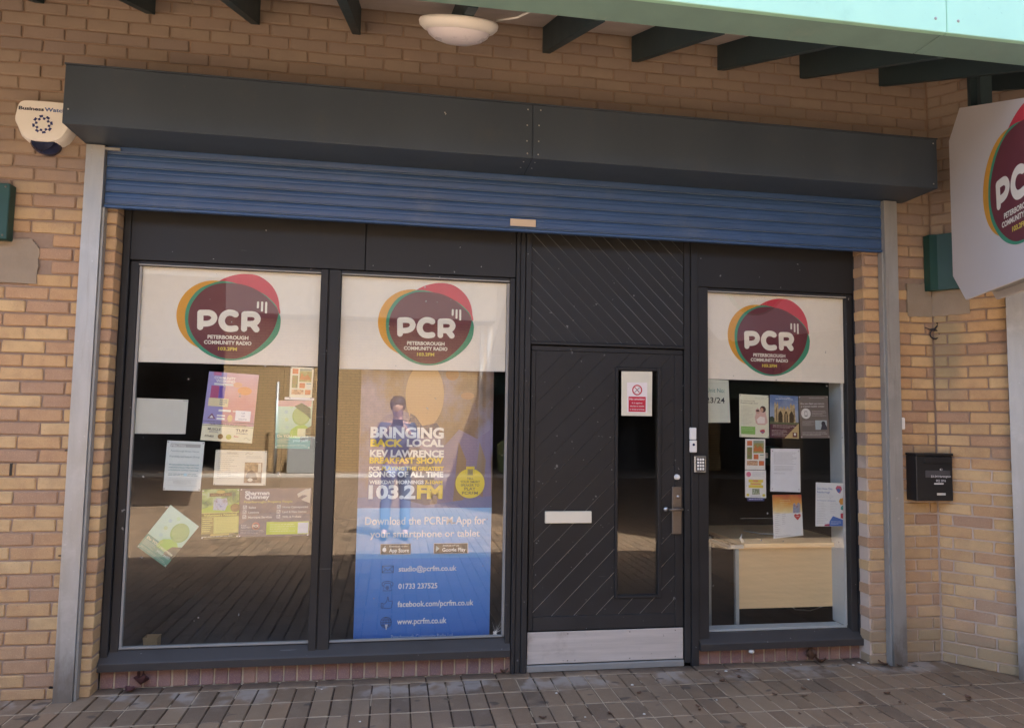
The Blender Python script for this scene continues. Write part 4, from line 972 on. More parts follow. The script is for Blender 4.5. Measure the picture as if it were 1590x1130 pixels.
P.circ(.17, .15, .017, (.72, .20, .30)); P.lines(.35, .08, .92, .26, 4, (.5, .55, .62), .3); P.rect(.16, .34, .86, .44, (.76, .60, .10)); P.rect(.24, .45, .78, .53, (.76, .60, .10)); P.rect(.16, .54, .86, .64, (.76, .60, .10)); P.text('FREE', .5, .42, .06, (.7, .12, .25), .25, .02, 'C'); P.text('sessions', .5, .52, .05, (.7, .12, .25), .4, .02, 'C')
P.rect(.33, .67, .68, .88, photo_mat('tiny_photo', [(.05, .05, .05), (.3, .35, .2), (.7, .7, .65)], 80)); P.ell(.12, .90, .07, .05, (.72, .58, .08)); P.ell(.88, .90, .07, .05, (.72, .58, .08)); P.lines(.25, .92, .75, .98, 2, (.4, .45, .6), .4); P.done(ob)
ob, P = sheet('blue_card', 'thin dark blue card edge below the small yellow leaflet, right window', 'card', [(2.319, 1.0485), (2.442, 1.0455), (2.442, 1.026), (2.323, 1.026)], YP + .002, (.06, .07, .20)); P.lines(.1, .3, .95, .8, 1, (.5, .52, .7), .5); P.done(ob)
ob, P = sheet('typed_letter', 'plain typed white letter in the middle of the right window', 'letter', [(2.490, 1.373), (2.702, 1.373), (2.702, 1.084), (2.484, 1.090)], YP, (.76, .77, .80)); P.lines(.10, .09, .90, .38, 10, (.32, .33, .36), .22, .25, 8); P.lines(.12, .41, .88, .53, 4, (.32, .33, .36), .22, .3, 9); P.lines(.12, .575, .50, .60, 1, (.32, .33, .36), .3); tacks(P, (.35, .35, .37), .06); P.done(ob)
ob, P = sheet('heart_poster', 'white poster with orange top and small red heart, curling in the right window', 'poster', [(2.498, 1.067), (2.707, 1.069), (2.717, .800), (2.504, .780)], YP, (.78, .78, .76))
P.rect(0, 0, 1, .44, grad_mat('orange_print', .93, 1.07, [(0, (.78, .77, .72)), (.25, (.76, .62, .30)), (.6, (.72, .36, .08)), (1, (.48, .09, .05))], 15, .5)); P.lines(.25, .12, .62, .25, 3, (.74, .55, .25), .3); P.poly([(.68, .44), (.70, .22), (.76, .20), (.80, .28), (.88, .18), (.94, .24), (.92, .44)], photo_mat('hands_photo', [(.30, .12, .08), (.35, .35, .45), (.2, .3, .4)], 50))
P.poly([(.83, .62), (.72, .53), (.72, .48), (.77, .465), (.83, .49), (.89, .465), (.94, .48), (.94, .53)], (.55, .07, .06)); P.text('one', .83, .535, .03, WH, .12, .01, 'C'); P.lines(.06, .42, .24, .92, 11, (.45, .45, .45), .2, .5, 4); P.lines(.30, .45, .45, .72, 6, (.45, .45, .45), .2, .5, 4); P.lines(.05, .95, .6, .98, 1, (.4, .4, .4), .4); P.done(ob)
ob, P = sheet('clinic_poster', 'white poster with blue, orange and red shapes at the right edge of the right window', 'poster', [(2.814, 1.150), (3.014, 1.144), (3.010, .855), (2.806, .859)], YP, (.76, .78, .78))
P.text('Zero Waste Clinic', .05, .16, .045, (.12, .22, .45), .56, .01); P.text('Peterborough', .05, .24, .045, (.12, .22, .45), .46, .01); P.poly([(.72, .12), (.78, .06), (.92, .07), (.96, .14), (.88, .24), (.78, .20)], (.55, .12, .18)); P.poly([(.74, .14), (.86, .12), (.92, .18), (.82, .23)], (.10, .18, .42))
P.lines(.05, .27, .9, .36, 3, (.5, .52, .55), .22, .4, 2); P.text('For free tips on reducing waste', .06, .42, .025, (.12, .22, .45), .66, .01); P.lines(.06, .46, .46, .96, 13, (.48, .5, .52), .2, .5, 6); P.lines(.52, .45, .80, .72, 7, (.48, .5, .52), .2, .5, 7)
P.poly([(.99, .34), (.88, .36), (.84, .42), (.90, .50), (.99, .49)], (.68, .32, .06)); P.poly([(.99, .50), (.92, .54), (.90, .60), (.99, .63)], (.05, .32, .28)); P.poly([(.99, .69), (.90, .70), (.90, .80), (.99, .82)], (.55, .06, .10)); P.poly([(.48, .99), (.50, .88), (.62, .76), (.98, .84), (.98, .99)], (.06, .16, .48)); P.poly([(.30, .99), (.34, .95), (.50, .94), (.50, .99)], (.35, .03, .10)); P.lines(.54, .88, .92, .97, 3, (.55, .6, .75), .3); P.done(ob)

# no smoking sheet on the door glass
ob, P = sheet('no_smoking_notice', 'cream card with a red and white no smoking sign on the door glass', 'notice', [(1.437, 1.859), (1.644, 1.862), (1.642, 1.575), (1.438, 1.575)], .1035, (.68, .67, .55))
P.rect(.18, .25, .84, .93, (.78, .74, .74)); P.ring(.51, .42, .026, .034, (.50, .03, .05)); P.stroke([(.43, .36), (.59, .48)], .005, (.50, .03, .05)); P.stroke([(.43, .47), (.58, .37)], .004, (.1, .1, .1)); P.stroke([(.45, .38), (.56, .47)], .002, (.1, .1, .1))
P.rect(.23, .57, .79, .91, (.52, .03, .06)); P.text('No smoking', .51, .645, .042, (.8, .78, .78), .50, .02, 'C')
for i, (t, w_) in enumerate((('It is against', .34), ('the law to smoke', .46), ('in these premises', .48))): P.text(t, .51, .725 + .072 * i, .03, (.8, .78, .78), w_, .015, 'C')
P.done(ob)

# roller banner
YB = .218
ob, P = sheet('banner_sheet', 'tall pull-up banner with white and yellow lettering over blue, in the middle window', 'banner', [(-.205, 2.05), (.625, 2.05), (.625, .12), (-.205, .12)], YB, (.22, .20, .25), th=.001)
P.L = .00012
P.rect(0, 0, 1, .60, photo_mat('banner_photo', [(.10, .07, .05), (.20, .13, .09), (.22, .20, .30), (.34, .30, .44)], 3.2, (1, 1, .8)))
P.poly([(.06, .55), (.10, .30), (.18, .26), (.30, .24), (.42, .26), (.46, .40), (.46, .56)], (.20, .18, .30)); P.poly([(.58, .56), (.62, .36), (.74, .30), (.88, .33), (.98, .30), (1, .56)], (.24, .20, .32)); P.poly([(.70, .56), (.74, .34), (.80, .40), (.78, .56)], (.30, .20, .12)); P.poly([(.86, .50), (.9, .34), (.95, .40), (.93, .52)], (.30, .21, .14))
P.poly([(.30, .55), (.28, .42), (.33, .37), (.42, .36), (.50, .37), (.56, .40), (.56, .50), (.52, .56)], (.09, .09, .15))  # dark torso: a reflected person's silhouette drawn into the print
P.ell(.475, .19, .145, .105, grad_mat('blurred_face', 1.4, 1.95, [(0, (.52, .30, .16)), (1, (.50, .36, .22))], 3, .3), 36)
P.poly([(.355, .285), (.37, .25), (.41, .26), (.46, .29), (.57, .28), (.60, .30), (.57, .325), (.45, .325)], (.05, .06, .14))
P.ell(.80, .19, .05, .012, (.34, .19, .12)); P.ell(.68, .12, .05, .02, (.32, .18, .12))
P.rect(0, .553, 1, .712, grad_mat('light_blue_print', .68, .98, [(0, (.14, .42, .80)), (1, (.27, .55, .86))], 3, .15)); P.poly([(0, .52), (.25, .516), (.5, .545), (1, .515), (1, .553), (0, .553)], (.17, .20, .38))
P.rect(0, .712, 1, 1, grad_mat('deep_blue_print', .12, .68, [(0, (.028, .15, .54)), (1, (.09, .32, .76))], 3, .15))
YW, YY = (.90, .90, .86), (.86, .64, .07)
for t, c, a, b, w, h_ in (('BRINGING', 'W', 0.0785, 0.3286, 0.5465, 0.0324), ('BACK', 'Y', 0.0805, 0.3574, 0.2397, 0.0223), ('LOCAL', 'W', 0.3489, 0.3562, 0.2777, 0.0225), ('KEV LAWRENCE', 'W', 0.0781, 0.3902, 0.5503, 0.0212), ('BREAKFAST SHOW', 'Y', 0.0772, 0.4109, 0.5474, 0.018), ('PCR-', 'W', 0.0764, 0.4336, 0.0919, 0.0119),
    ('PLAYING THE GREATEST', 'Y', 0.1706, 0.4331, 0.4601, 0.012), ('SONGS OF ALL TIME', 'W', 0.0731, 0.4541, 0.5553, 0.0168), ('WEEKDAY MORNINGS', 'W', 0.0794, 0.4764, 0.4029, 0.0111), ('7-10AM', 'Y', 0.4905, 0.4762, 0.1328, 0.0111), ('103.2', 'W', 0.0779, 0.5218, 0.3457, 0.0403), ('FM', 'Y', 0.4332, 0.522, 0.1926, 0.0406),
    ('Download the PCRFM App for', 'w', 0.0589, 0.6051, 0.8981, 0.024), ('your smartphone or tablet', 'w', 0.0986, 0.6449, 0.815, 0.0214), ('studio@pcrfm.co.uk', 'w', 0.3142, 0.7523, 0.4292, 0.0161), ('01733 237525', 'w', 0.3153, 0.8065, 0.2875, 0.0162), ('facebook.com/pcrfm.co.uk', 'w', 0.3127, 0.8627, 0.5632, 0.0172), ('www.pcrfm.co.uk', 'w', 0.3124, 0.9165, 0.3644, 0.0177), ('Peterborough Community Radio Ltd', 'x', 0.2713, 0.9609, 0.4534, 0.012)):
    P.text(t, a, b, h_, YY if c == 'Y' else YW if c != 'x' else (.55, .65, .8), w, {'W': .045, 'Y': .045, 'w': .018, 'x': .0}[c])
P.circ(.832, .4745, .092, (.88, .70, .08), 40); P.rect(.81, .428, .853, .448, (.40, .34, .14)); P.rect(.818, .431, .845, .445, (.30, .26, .12)); P.ring(.832, .438, .028, .030, (.6, .5, .15)); P.rect(.80, .420, .864, .428, (.88, .70, .08)); P.rect(.80, .449, .864, .456, (.88, .70, .08))
for t, b, w, h_ in (('TELL', .4625, .05, .0075), ('YOUR SMART', .473, .15, .0075), ('SPEAKER TO', .484, .14, .0075), ('PLAY', .4965, .085, .0095), ('PCRFM', .510, .12, .0095)): P.text(t, .832, b, h_, (.20, .17, .12), w, .01, 'C')
for x0, x1, t1, t2, w1, w2 in ((.175, .40, 'Download on the', 'App Store', .13, .145), (.568, .826, 'ANDROID APP ON', 'Google Play', .12, .175)):
    P.rect(x0, .665, x1, .699, (.6, .62, .64)); P.rect(x0 + .004, .6668, x1 - .004, .6972, (.045, .042, .04)); P.text(t1, x0 + .068, .6755, .005, YW, w1, .0); P.text(t2, x0 + .065, .6915, .0115, YW, w2, .018)
P.ell(.206, .6835, .015, .0072, YW); P.poly([(.204, .6745), (.212, .671), (.214, .673), (.208, .6755)], YW); P.ell(.2225, .6815, .004, .003, (.045, .042, .04)); P.poly([(.585, .672), (.585, .692), (.612, .682)], (.55, .62, .58))
IC = (.05, .055, .08)
def outl(pts, w=.0022): P.stroke(pts, w, IC, 1)
outl([(.194, .734), (.275, .734)]); outl([(.194, .755), (.275, .755)]); outl([(.194, .734), (.194, .755)]); outl([(.275, .734), (.275, .755)]); outl([(.194, .735), (.2345, .7485)]); outl([(.2345, .7485), (.275, .735)]); outl([(.194, .754), (.222, .745)]); outl([(.275, .754), (.247, .745)])
P.stroke([(.197, .795), (.199, .786), (.235, .7815), (.272, .786), (.274, .795), (.262, .796), (.256, .789), (.235, .787), (.214, .789), (.208, .796), (.197, .795)], .0022, IC); P.stroke([(.212, .798), (.203, .811), (.27, .811), (.258, .798)], .0022, IC, 1); P.ring(.235, .802, .008, .010, IC); P.ring(.235, .802, .003, .005, IC)
outl([(.194, .849), (.194, .864)]); outl([(.194, .849), (.207, .849)]); outl([(.207, .849), (.207, .864)]); outl([(.194, .864), (.207, .864)]); P.stroke([(.212, .863), (.222, .865), (.262, .865), (.270, .860), (.273, .853), (.274, .847), (.270, .843), (.246, .843), (.246, .834), (.238, .831), (.235, .842), (.222, .850), (.212, .852)], .0022, IC)
P.ring(.232, .909, .031, .0335, IC); P.ell(.232, .909, .0015, .016, IC, 8); outl([(.195, .909), (.269, .909)]); outl([(.202, .901), (.262, .901)]); outl([(.202, .917), (.262, .917)]); P.stroke([(.232, .893), (.214, .901), (.212, .917), (.232, .925)], .002, IC); P.stroke([(.232, .893), (.250, .901), (.252, .917), (.232, .925)], .002, IC)
P.poly([(.225, .915), (.245, .915), (.240, .925), (.237, .932), (.233, .932), (.230, .925)], (.62, .68, .75))
P.done(ob)
m_ = MB(); m_.box(-.215 - .21, .635 - .21, .18 - .218, .27 - .218, .051 - 1.085, .118 - 1.085, .01); m_.obj('cassette', CHROME, ob)
# bullet-like chip with cracks at the corner of the middle pane
m_ = MB(); cx, cz = .650, .235
for k in range(9):
    a = R.uniform(.3, 2.2) if k < 6 else R.uniform(2.5, 5.5); l = R.uniform(.05, .16) if k < 6 else R.uniform(.02, .04)
    dx, dz = math.cos(a), math.sin(a); m_.add([(cx - dz * .0009, .1362 - .00002 * k, cz + dx * .0009), (cx + dz * .0009, .1362 - .00002 * k, cz - dx * .0009), (cx + dx * l, .1362 - .00002 * k, cz + dz * l)], [(0, 1, 2)])
for k in range(14):
    a = k * .45; rr_ = R.uniform(.008, .018); m_.add([(cx, .1358, cz), (cx + math.cos(a) * rr_, .1355, cz + math.sin(a) * rr_), (cx + math.cos(a + .4) * rr_ * .8, .1357, cz + math.sin(a + .4) * rr_ * .8)], [(0, 1, 2)])
m_.v = [(x - 0, y - .1, z) for x, y, z in m_.v]; m_.obj('glass_chip', PALE, sf, label='star-shaped chip and cracks in the middle pane')

# ------------------------------------------------------------------ desk and interior things
dk = empty('office_desk', (2.8, .5, .05), 'beech office desk with silver legs behind the right window', 'desk')
part('desk_top', [(2.360, 3.9, .27, 1.10, .703, .728)], BEECH, dk, .002); part('modesty_panel', [(2.330, 3.85, .30, .318, .292, .7025)], BEECH, dk, .001)
part('leg', [(2.303, 2.329, .29, .32, .05, .702)], SILVER, dk); part('leg', [(2.262, 2.283, .62, .645, .05, .72)], SILVER, dk)
part('leg_rail', [(2.262, 2.358, .275, .298, .694, .718)], SILVER, dk); part('side_rail', [(2.264, 2.30, .32, .66, .685, .703)], SILVER, dk)
m_ = MB(); m_.tube([(2.375, .32, .729), (2.36, .33, .755), (2.37, .33, .785)], [.012, .009, .004], 8); m_.obj('white_clip', WHITEP, None, label='small white plastic clip on the corner of the desk', cat='clip')
m_ = MB(); m_.tube([(2.60, .75, 0.738), (2.66, .60, 0.74), (2.74, .58, 0.74), (2.82, .66, 0.739), (2.95, .6, 0.739), (3.05, .72, 0.738)], .006, 6); m_.obj('power_cable', WCABLE, None, label='grey cable lying on the desk top', cat='cable')
m_ = MB(); m_.tube([(2.86, .6, .24), (2.93, .62, .19), (3.05, .62, .18), (3.2, .6, .23)], .004, 6); m_.obj('power_cable', WCABLE, None, label='grey cable hanging below the desk panel', cat='cable')
m_ = MB(); m_.add([(-1.475, .46, .175), (-1.39, .46, .175), (-1.39, .54, .175), (-1.475, .54, .175), (-1.455, .47, .05), (-1.39, .47, .05), (-1.39, .53, .05), (-1.455, .53, .05)], [(0, 4, 5, 1), (1, 5, 6, 2), (2, 6, 7, 3), (3, 7, 4, 0), (4, 7, 6, 5)]); m_.obj('cardboard_box', CARD, None, label='small brown cardboard box on the floor behind the left window', cat='box')
bx = boxthing('green_box', (2.78, 2.98, .9, 1.05, 1.22, 1.36), GREENB, 'dark green first-aid style box deep inside behind the right window', 'box'); part('white_label', [(2.83, 2.88, .896, .899, 1.27, 1.31)], WHITEP, bx, 0)

# ------------------------------------------------------------------ wall fittings
# alarm bell box
out = [(-2.108, 3.19), (-2.112, 3.15), (-2.095, 3.11), (-2.045, 3.033), (-1.885, 3.033), (-1.825, 3.11), (-1.810, 3.15), (-1.812, 3.19), (-1.822, 3.232), (-1.845, 3.258), (-1.90, 3.263), (-2.03, 3.263), (-2.08, 3.256), (-2.10, 3.232)]
out = catmull(out, 3); ccx, ccz = -1.962, 3.15
m_ = MB(); n_ = len(out); vs = []; fs = []
for k, (y, sc_) in enumerate(((0, .97), (-.055, 1.0), (-.082, .985), (-.098, .93))): vs += [(ccx + (x - ccx) * sc_, y, ccz + (z - ccz) * sc_) for x, z in out]
for k in range(3):
    for i in range(n_): j = (i + 1) % n_; fs.append((k * n_ + i, (k + 1) * n_ + i, (k + 1) * n_ + j, k * n_ + j))
m_.add(vs, fs, None, True); m_.add(vs[3 * n_:], [list(range(n_))]); al = m_.obj('alarm_box', WHITEP, None, label='white burglar alarm box with blue lens on the left brick pier', cat='alarm box')
pts = [(ccx + .072 * math.cos(t) * (1 if True else 0), 3.034 + .062 * math.sin(t)) for t in [math.pi + math.pi * k / 12 for k in range(13)]]
m_ = MB(); vs = []; fs = []
for y, sc_ in ((-.002, .9), (-.04, 1.0), (-.075, .95), (-.09, .8)): vs += [(ccx + (x - ccx) * sc_, y, 3.034 + (z - 3.034) * sc_) for x, z in pts]
for k in range(3):
    for i in range(12): fs.append((k * 13 + i, (k + 1) * 13 + i, (k + 1) * 13 + i + 1, k * 13 + i + 1))
fs.append(list(range(39, 52))); m_.add(vs, fs, None, True); m_.obj('strobe_lens', NAVY, al)
P = Print((-2.12, -.0985, 3.27), (-1.80, -.0985, 3.27), (-2.12, -.0985, 2.96), (0, -1, 0)); P.text('Business', .10, .225, .060, (.05, .06, .10), .40, .04); P.text('Watch', .51, .225, .066, (.06, .13, .35), .34, .03)
for rg, (r0, r1) in enumerate(((.027, .040), (.040, .053))):
    for i in range(16):
        if (i + rg) % 2: continue
        a0, a1 = i * math.pi / 8, (i + 1) * math.pi / 8
        P.poly([(.495 + r0 / P.W * math.cos(a0), .47 + r0 / P.H * math.sin(a0)), (.495 + r1 / P.W * math.cos(a0), .47 + r1 / P.H * math.sin(a0)), (.495 + r1 / P.W * math.cos(a1), .47 + r1 / P.H * math.sin(a1)), (.495 + r0 / P.W * math.cos(a1), .47 + r0 / P.H * math.sin(a1))], (.03, .05, .18))
P.done(al)
# letterbox
lb = empty('wall_letterbox', (3.5, -.1, 1.05), 'black metal wall letterbox with small white lettering on the right brick pier', 'letterbox')
part('body', [(3.372, 3.638, -.10, -.001, 1.052, 1.345)], BLACKPL, lb, .004); part('lid', [(3.368, 3.642, -.108, -.0015, 1.3455, 1.362)], BLACKPL, lb, .004); part('flap', [(3.43, 3.632, -.106, -.1005, 1.295, 1.34)], BLACKPL, lb, .002); part('nameplate', [(3.435, 3.615, -.1035, -.1005, 1.205, 1.250)], simple('dark_grey_plate', (.07, .07, .075), .5), lb, .001)
P = Print((3.372 - 3.5, -.0042, 1.345 - 1.05), (3.638 - 3.5, -.0042, 1.345 - 1.05), (3.372 - 3.5, -.0042, 1.052 - 1.05), (0, -1, 0))
P.text('23-24 Hartington', .38, .475, .045, (.72, .72, .72), .55, .01); P.text('PE2 5PN', .52, .575, .05, (.72, .72, .72), .26, .01); P.poly([(.62, .30), (.66, .275), (.66, .325)], WH); P.ring(.675, .30, .005, .007, (.6, .6, .6)); P.rect(.46, .60, .72, .63, (.72, .72, .7)); P.rect(.53, .82, .77, .87, (.62, .60, .54)); P.done(lb)
wb = boxthing('door_sensor', (3.311, 3.345, -.045, -.002, 1.512, 1.593), WHITEP, 'small white plastic sensor beside the right shutter rail', 'sensor', .006)
# old cable loop
m_ = MB(); m_.tube([(3.628, -.002, 2.268), (3.624, -.02, 2.22), (3.60, -.022, 2.195), (3.575, -.01, 2.19)], .006, 6); pts = [(3.60 + .036 * math.cos(t), -.02, 2.158 + .03 * math.sin(t)) for t in [k * .55 for k in range(12)]]; m_.tube(pts, .005, 6); m_.tube([(3.54, -.004, 2.205), (3.575, -.012, 2.19), (3.60, -.02, 2.182)], .0035, 6)
m_.obj('cable_loop', CABLE, None, label='coiled black cable stub in the brick corner below the green board', cat='cable')
# green boards
def gbox(label, b): return boxthing('green_board', b, GREENB, label, 'board', .004)
g1 = gbox('dark green signboard end at the left edge of the picture', (-3.6, -2.118, -.07, -.0025, 2.478, 2.79))
m_ = MB(); m_.prism([(3.545, -.004), (3.545, -.06), (3.59, -.075), (3.95, -.50), (4.0, -.46), (3.625, -.008)], 2.452, 2.83, lambda a, b, w: (a, b, w)); m_.obj('green_board', GREENB, None, label='dark green board in the brick corner behind the hanging sign', cat='board')
for o_, pts_ in ((g1, ((-2.14, 2.50), (-2.14, 2.77))),):
    m_ = MB()
    for x, z in pts_: m_.lathe([(0, -.003), (.005, -.002), (.006, 0)], (x, -.0702, z), (0, 1, 0), 8)
    m_.obj('screws', BRONZE, o_, kind='stuff')
# steel column at right
m_ = MB(); d_ = Vector((math.cos(DA), math.sin(DA), 0)); n2 = Vector((d_.y, -d_.x, 0)); n2 = -n2 if n2.y > 0 else n2; c0 = Vector((3.60, 0, 0)) + d_ * .425
q = [c0 + n2 * .002, c0 + n2 * .062, c0 + d_ * .10 + n2 * .062, c0 + d_ * .10 + n2 * .002]
m_.prism([(p.x, p.y) for p in q], 0, 3.1, lambda a, b, w: (a, b, w)); m_.obj('steel_rail', GALV, None, label='galvanised steel shutter rail at the right edge on the angled wall', cat='steel rail')

# ------------------------------------------------------------------ hanging sign
dS = Vector((-.342, -.94, 0)).normalized(); nS = Vector((dS.y, -dS.x, 0)); nS = -nS if nS.x > 0 else nS
P0 = Vector((3.423, -.40, 0))
hs = empty('hanging_sign', P0, 'large white double-sided projecting sign with round maroon logo at the right', 'sign')
shape = [(.0, 2.475), (.0, 3.34), (.17, 3.482), (1.40, 3.032), (1.50, 2.95), (1.50, 2.46), (1.33, 2.30), (.175, 2.297)]
F3 = lambda off: (lambda a, b, w: dS * a + nS * (w + off) + Vector((0, 0, b)))
m_ = MB(); m_.prism(shape, 0, -.014, F3(0)); m_.obj('sign_panel', SIGNW, hs)
m_ = MB(); m_.prism(shape, -.165, -.18, F3(0)); m_.obj('sign_panel', SIGNW, hs)
m_ = MB(); m_.prism([(.20, 2.34), (.20, 2.372), (1.30, 2.372), (1.30, 2.34)], -.0145, -.1645, F3(0)); m_.obj('cross_bar', GALV, hs)
m_ = MB(); m_.prism([(.02, 2.6), (.02, 3.2), (.05, 3.2), (.05, 2.6)], -.0145, -.1645, F3(0)); m_.obj('cross_bar', GALV, hs)
for a in (.16, .29):
    m_ = MB(); m_.prism([(a, 3.30), (a + .045, 3.30), (a + .045, 3.80), (a, 3.80)], -.05, -.11, F3(0)); m_.obj('hanger', TEAL, hs)
tl = dS * 0 + Vector((0, 0, 3.5)); P = Print(tl, tl + dS * 1.5, tl - Vector((0, 0, 1.3)), nS, .0006); P.L = .0003
logo(P, .84, 3.5 - 2.785, 1.34); P.done(hs)

# ------------------------------------------------------------------ litter and leaves on the paving
def leaf(x, y, s_, mat, label, group=None, z=.006, cat='leaf', curl=.5):
    m_ = MB(); n_ = 9; vs = []; fs = []
    a0 = R.uniform(0, 6.28)
    for i in range(n_):
        t = i / (n_ - 1); w = math.sin(math.pi * t) ** .7 * .38 * (1 + .25 * math.sin(i * 2.4))
        for k in (-1, 0, 1):
            vs.append(((t - .5) * s_, k * w * s_, (abs(k) * .25 + (t - .5) ** 2 * 1.5) * s_ * curl))
    for i in range(n_ - 1):
        for k in range(2): b = i * 3 + k; fs.append((b, b + 1, b + 4, b + 3))
    m_.add(vs, fs, None, True); o = m_.obj('leaf', mat, None, label=label, cat=cat, group=group); o.location = (x, y, z); o.rotation_euler = (R.uniform(-.2, .2), R.uniform(-.2, .2), a0); return o
leaf(-1.36, .085, .10, LEAFR, 'large curled maroon leaf against the left end of the purple brick sill', z=.03, curl=1.2)
leaf(-1.40, .06, .07, LEAFR, 'small maroon leaf lying beside the large one at the left sill', z=.008)
leaf(2.72, .075, .09, LEAFM, 'large curled brown leaf against the right purple brick sill', z=.02, curl=1.4)
leaf(2.76, .05, .07, LEAFM, 'smaller brown leaf just right of the curled one by the right sill', z=.01, curl=.9)
leaf(.70, .085, .05, LEAFM, 'small rust-brown leaf at the foot of the left door post', z=.01, curl=1)
leaf(3.15, -.03, .06, LEAFM, 'dark brown leaf at the foot of the right shutter rail', z=.008)
for i in range(26):
    x, y = R.uniform(.8, 3.6), R.uniform(-.85, .0)
    leaf(x, y, R.uniform(.018, .04), LEAFM, 'tiny dark leaf scrap lying loose on the paving by the door and right window', 'leaf scraps on the paving', z=.004)
m_ = MB(); m_.lathe([(0, 0), (.016, .002), (.02, .01), (.014, .018), (0, .02)], (2.30, .075, .075), (0, 0, 1), 10); m_.obj('pebble', PALE, None, label='white pebble on top of the right purple brick sill', cat='pebble')
for i in range(14):
    x, y = R.uniform(-.6, 3.3), R.uniform(-.6, .05); m_ = MB(); s_ = R.uniform(.005, .011); m_.lathe([(0, 0), (s_, .001), (s_ * .7, s_ * .5), (0, s_ * .6)], (x, y, .001), (0, 0, 1), 6)
    m_.obj('grit', PALE, None, label='speck of white grit lying on the paving', cat='grit', group='white grit on the paving')

# ------------------------------------------------------------------ across the courtyard (seen reflected in the glass)
def tex_brick(name, c1, c2, mort):
    m, n, b = newmat(name); g = n.nodes.new('ShaderNodeNewGeometry'); sp = n.nodes.new('ShaderNodeSeparateXYZ'); lk(n, g.outputs['Position'], sp.inputs[0])
    cb = n.nodes.new('ShaderNodeCombineXYZ'); lk(n, mth(n, 'ADD', sp.outputs[0], sp.outputs[1]), cb.inputs[0]); lk(n, sp.outputs[2], cb.inputs[1])
    t = n.nodes.new('ShaderNodeTexBrick'); lk(n, cb.outputs[0], t.inputs['Vector']); t.inputs['Scale'].default_value = 1; t.inputs['Brick Width'].default_value = .225; t.inputs['Row Height'].default_value = .075; t.inputs['Mortar Size'].default_value = .010
    t.inputs['Color1'].default_value = (*c1, 1); t.inputs['Color2'].default_value = (*c2, 1); t.inputs['Mortar'].default_value = (*mort, 1)
    c = mix(n, mth(n, 'MULTIPLY', noise(n, coords(n), 1.5, 5), .35), t.outputs['Color'], (.30, .20, .10)); lk(n, c, b.inputs['Base Color']); b.inputs['Roughness'].default_value = .9; return m
FARB = tex_brick('sunlit_yellow_brick', (.50, .35, .17), (.40, .27, .13), (.13, .09, .055))
def add_shade_slab(parent, pts, z):  # slab out of view, added to keep sun off the courtyard
    px, py, pz = parent.location
    m_ = MB(); m_.prism(pts, z, z + .25, lambda a, b, w: (a - px, b - py, w - pz)); m_.obj('shade_slab', ROOFT, parent)
opp = empty('opposite_building', (0, -16, 0), 'yellow brick building across the courtyard, seen reflected in the windows', 'building')
part('wall', [(-4.6, 2.75, -16.4, -16, -.02, 4.2)], FARB, opp, 0); part('roof', [(-4.6, 2.75, -16.6, -15.2, 4.21, 9.0)], ROOFT, opp, .02)
part('drainpipe', [(2.38, 2.50, -15.98, -15.86, 0, 4.2)], GREY, opp, .02); part('corner_strip', [(2.6, 2.72, -15.99, -15.93, 0, 4.2)], GREY, opp, .01)
opp2 = empty('opposite_building', (8, -17, 0), 'dark shopfronts with green fascias across the courtyard, seen reflected', 'building')
part('wall', [(2.76, 22, -17.8, -17.5, 0, 7)], INT, opp2, 0); part('fascia', [(2.9, 20, -17.0, -16.6, 2.25, 2.75)], GREENB, opp2, .02); part('brick_pier', [(9.3, 10.1, -17.2, -16.7, 0, 5)], FARB, opp2, 0); part('brick_pier', [(12.2, 12.9, -17.2, -16.7, 0, 5)], FARB, opp2, 0); add_shade_slab(opp2, [(1.75, -6.2), (4.4, -2.5), (22, -2.5), (22, -17.4), (2.95, -17.4)], 3.5); part('planter', [(2.9, 4.2, -15.6, -15.0, 0, .9)], FLOWER, opp2, .1)  # overhead slab added to shade the paving mirrored in the right window
opp3 = empty('opposite_building', (-8, -17, 0), 'dark wall across the courtyard with an added shade slab, seen reflected', 'building')
part('wall', [(-24, -4.7, -19, -18.5, 0, 7)], INT, opp3, 0); add_shade_slab(opp3, [(-2.45, -6.2), (-4.65, -16.2), (-4.65, -18.4), (-24, -18.4), (-24, -6.2)], 3.5)  # overhead slab added, its edge cut to darken the left reflection
m_ = MB(); m_.box(-2.75, -1.9, -15.6, -15.2, 0, .95, .02); m_.obj('utility_cabinet', GREY, None, label='grey utility cabinet against the yellow wall, seen reflected', cat='cabinet')
m_ = MB(); m_.tube([(-3.05, -15.2, 0), (-3.05, -15.2, 2.4)], .04, 10); m_.obj('bollard_post', GALV, None, label='thin steel post beside the grey cabinet, seen reflected', cat='post')
m_ = MB(); m_.box(-24, 22, -15.0, -13.9, -.02, .02, 0); m_.obj('kerb_strip', CONC, None, kind='structure')

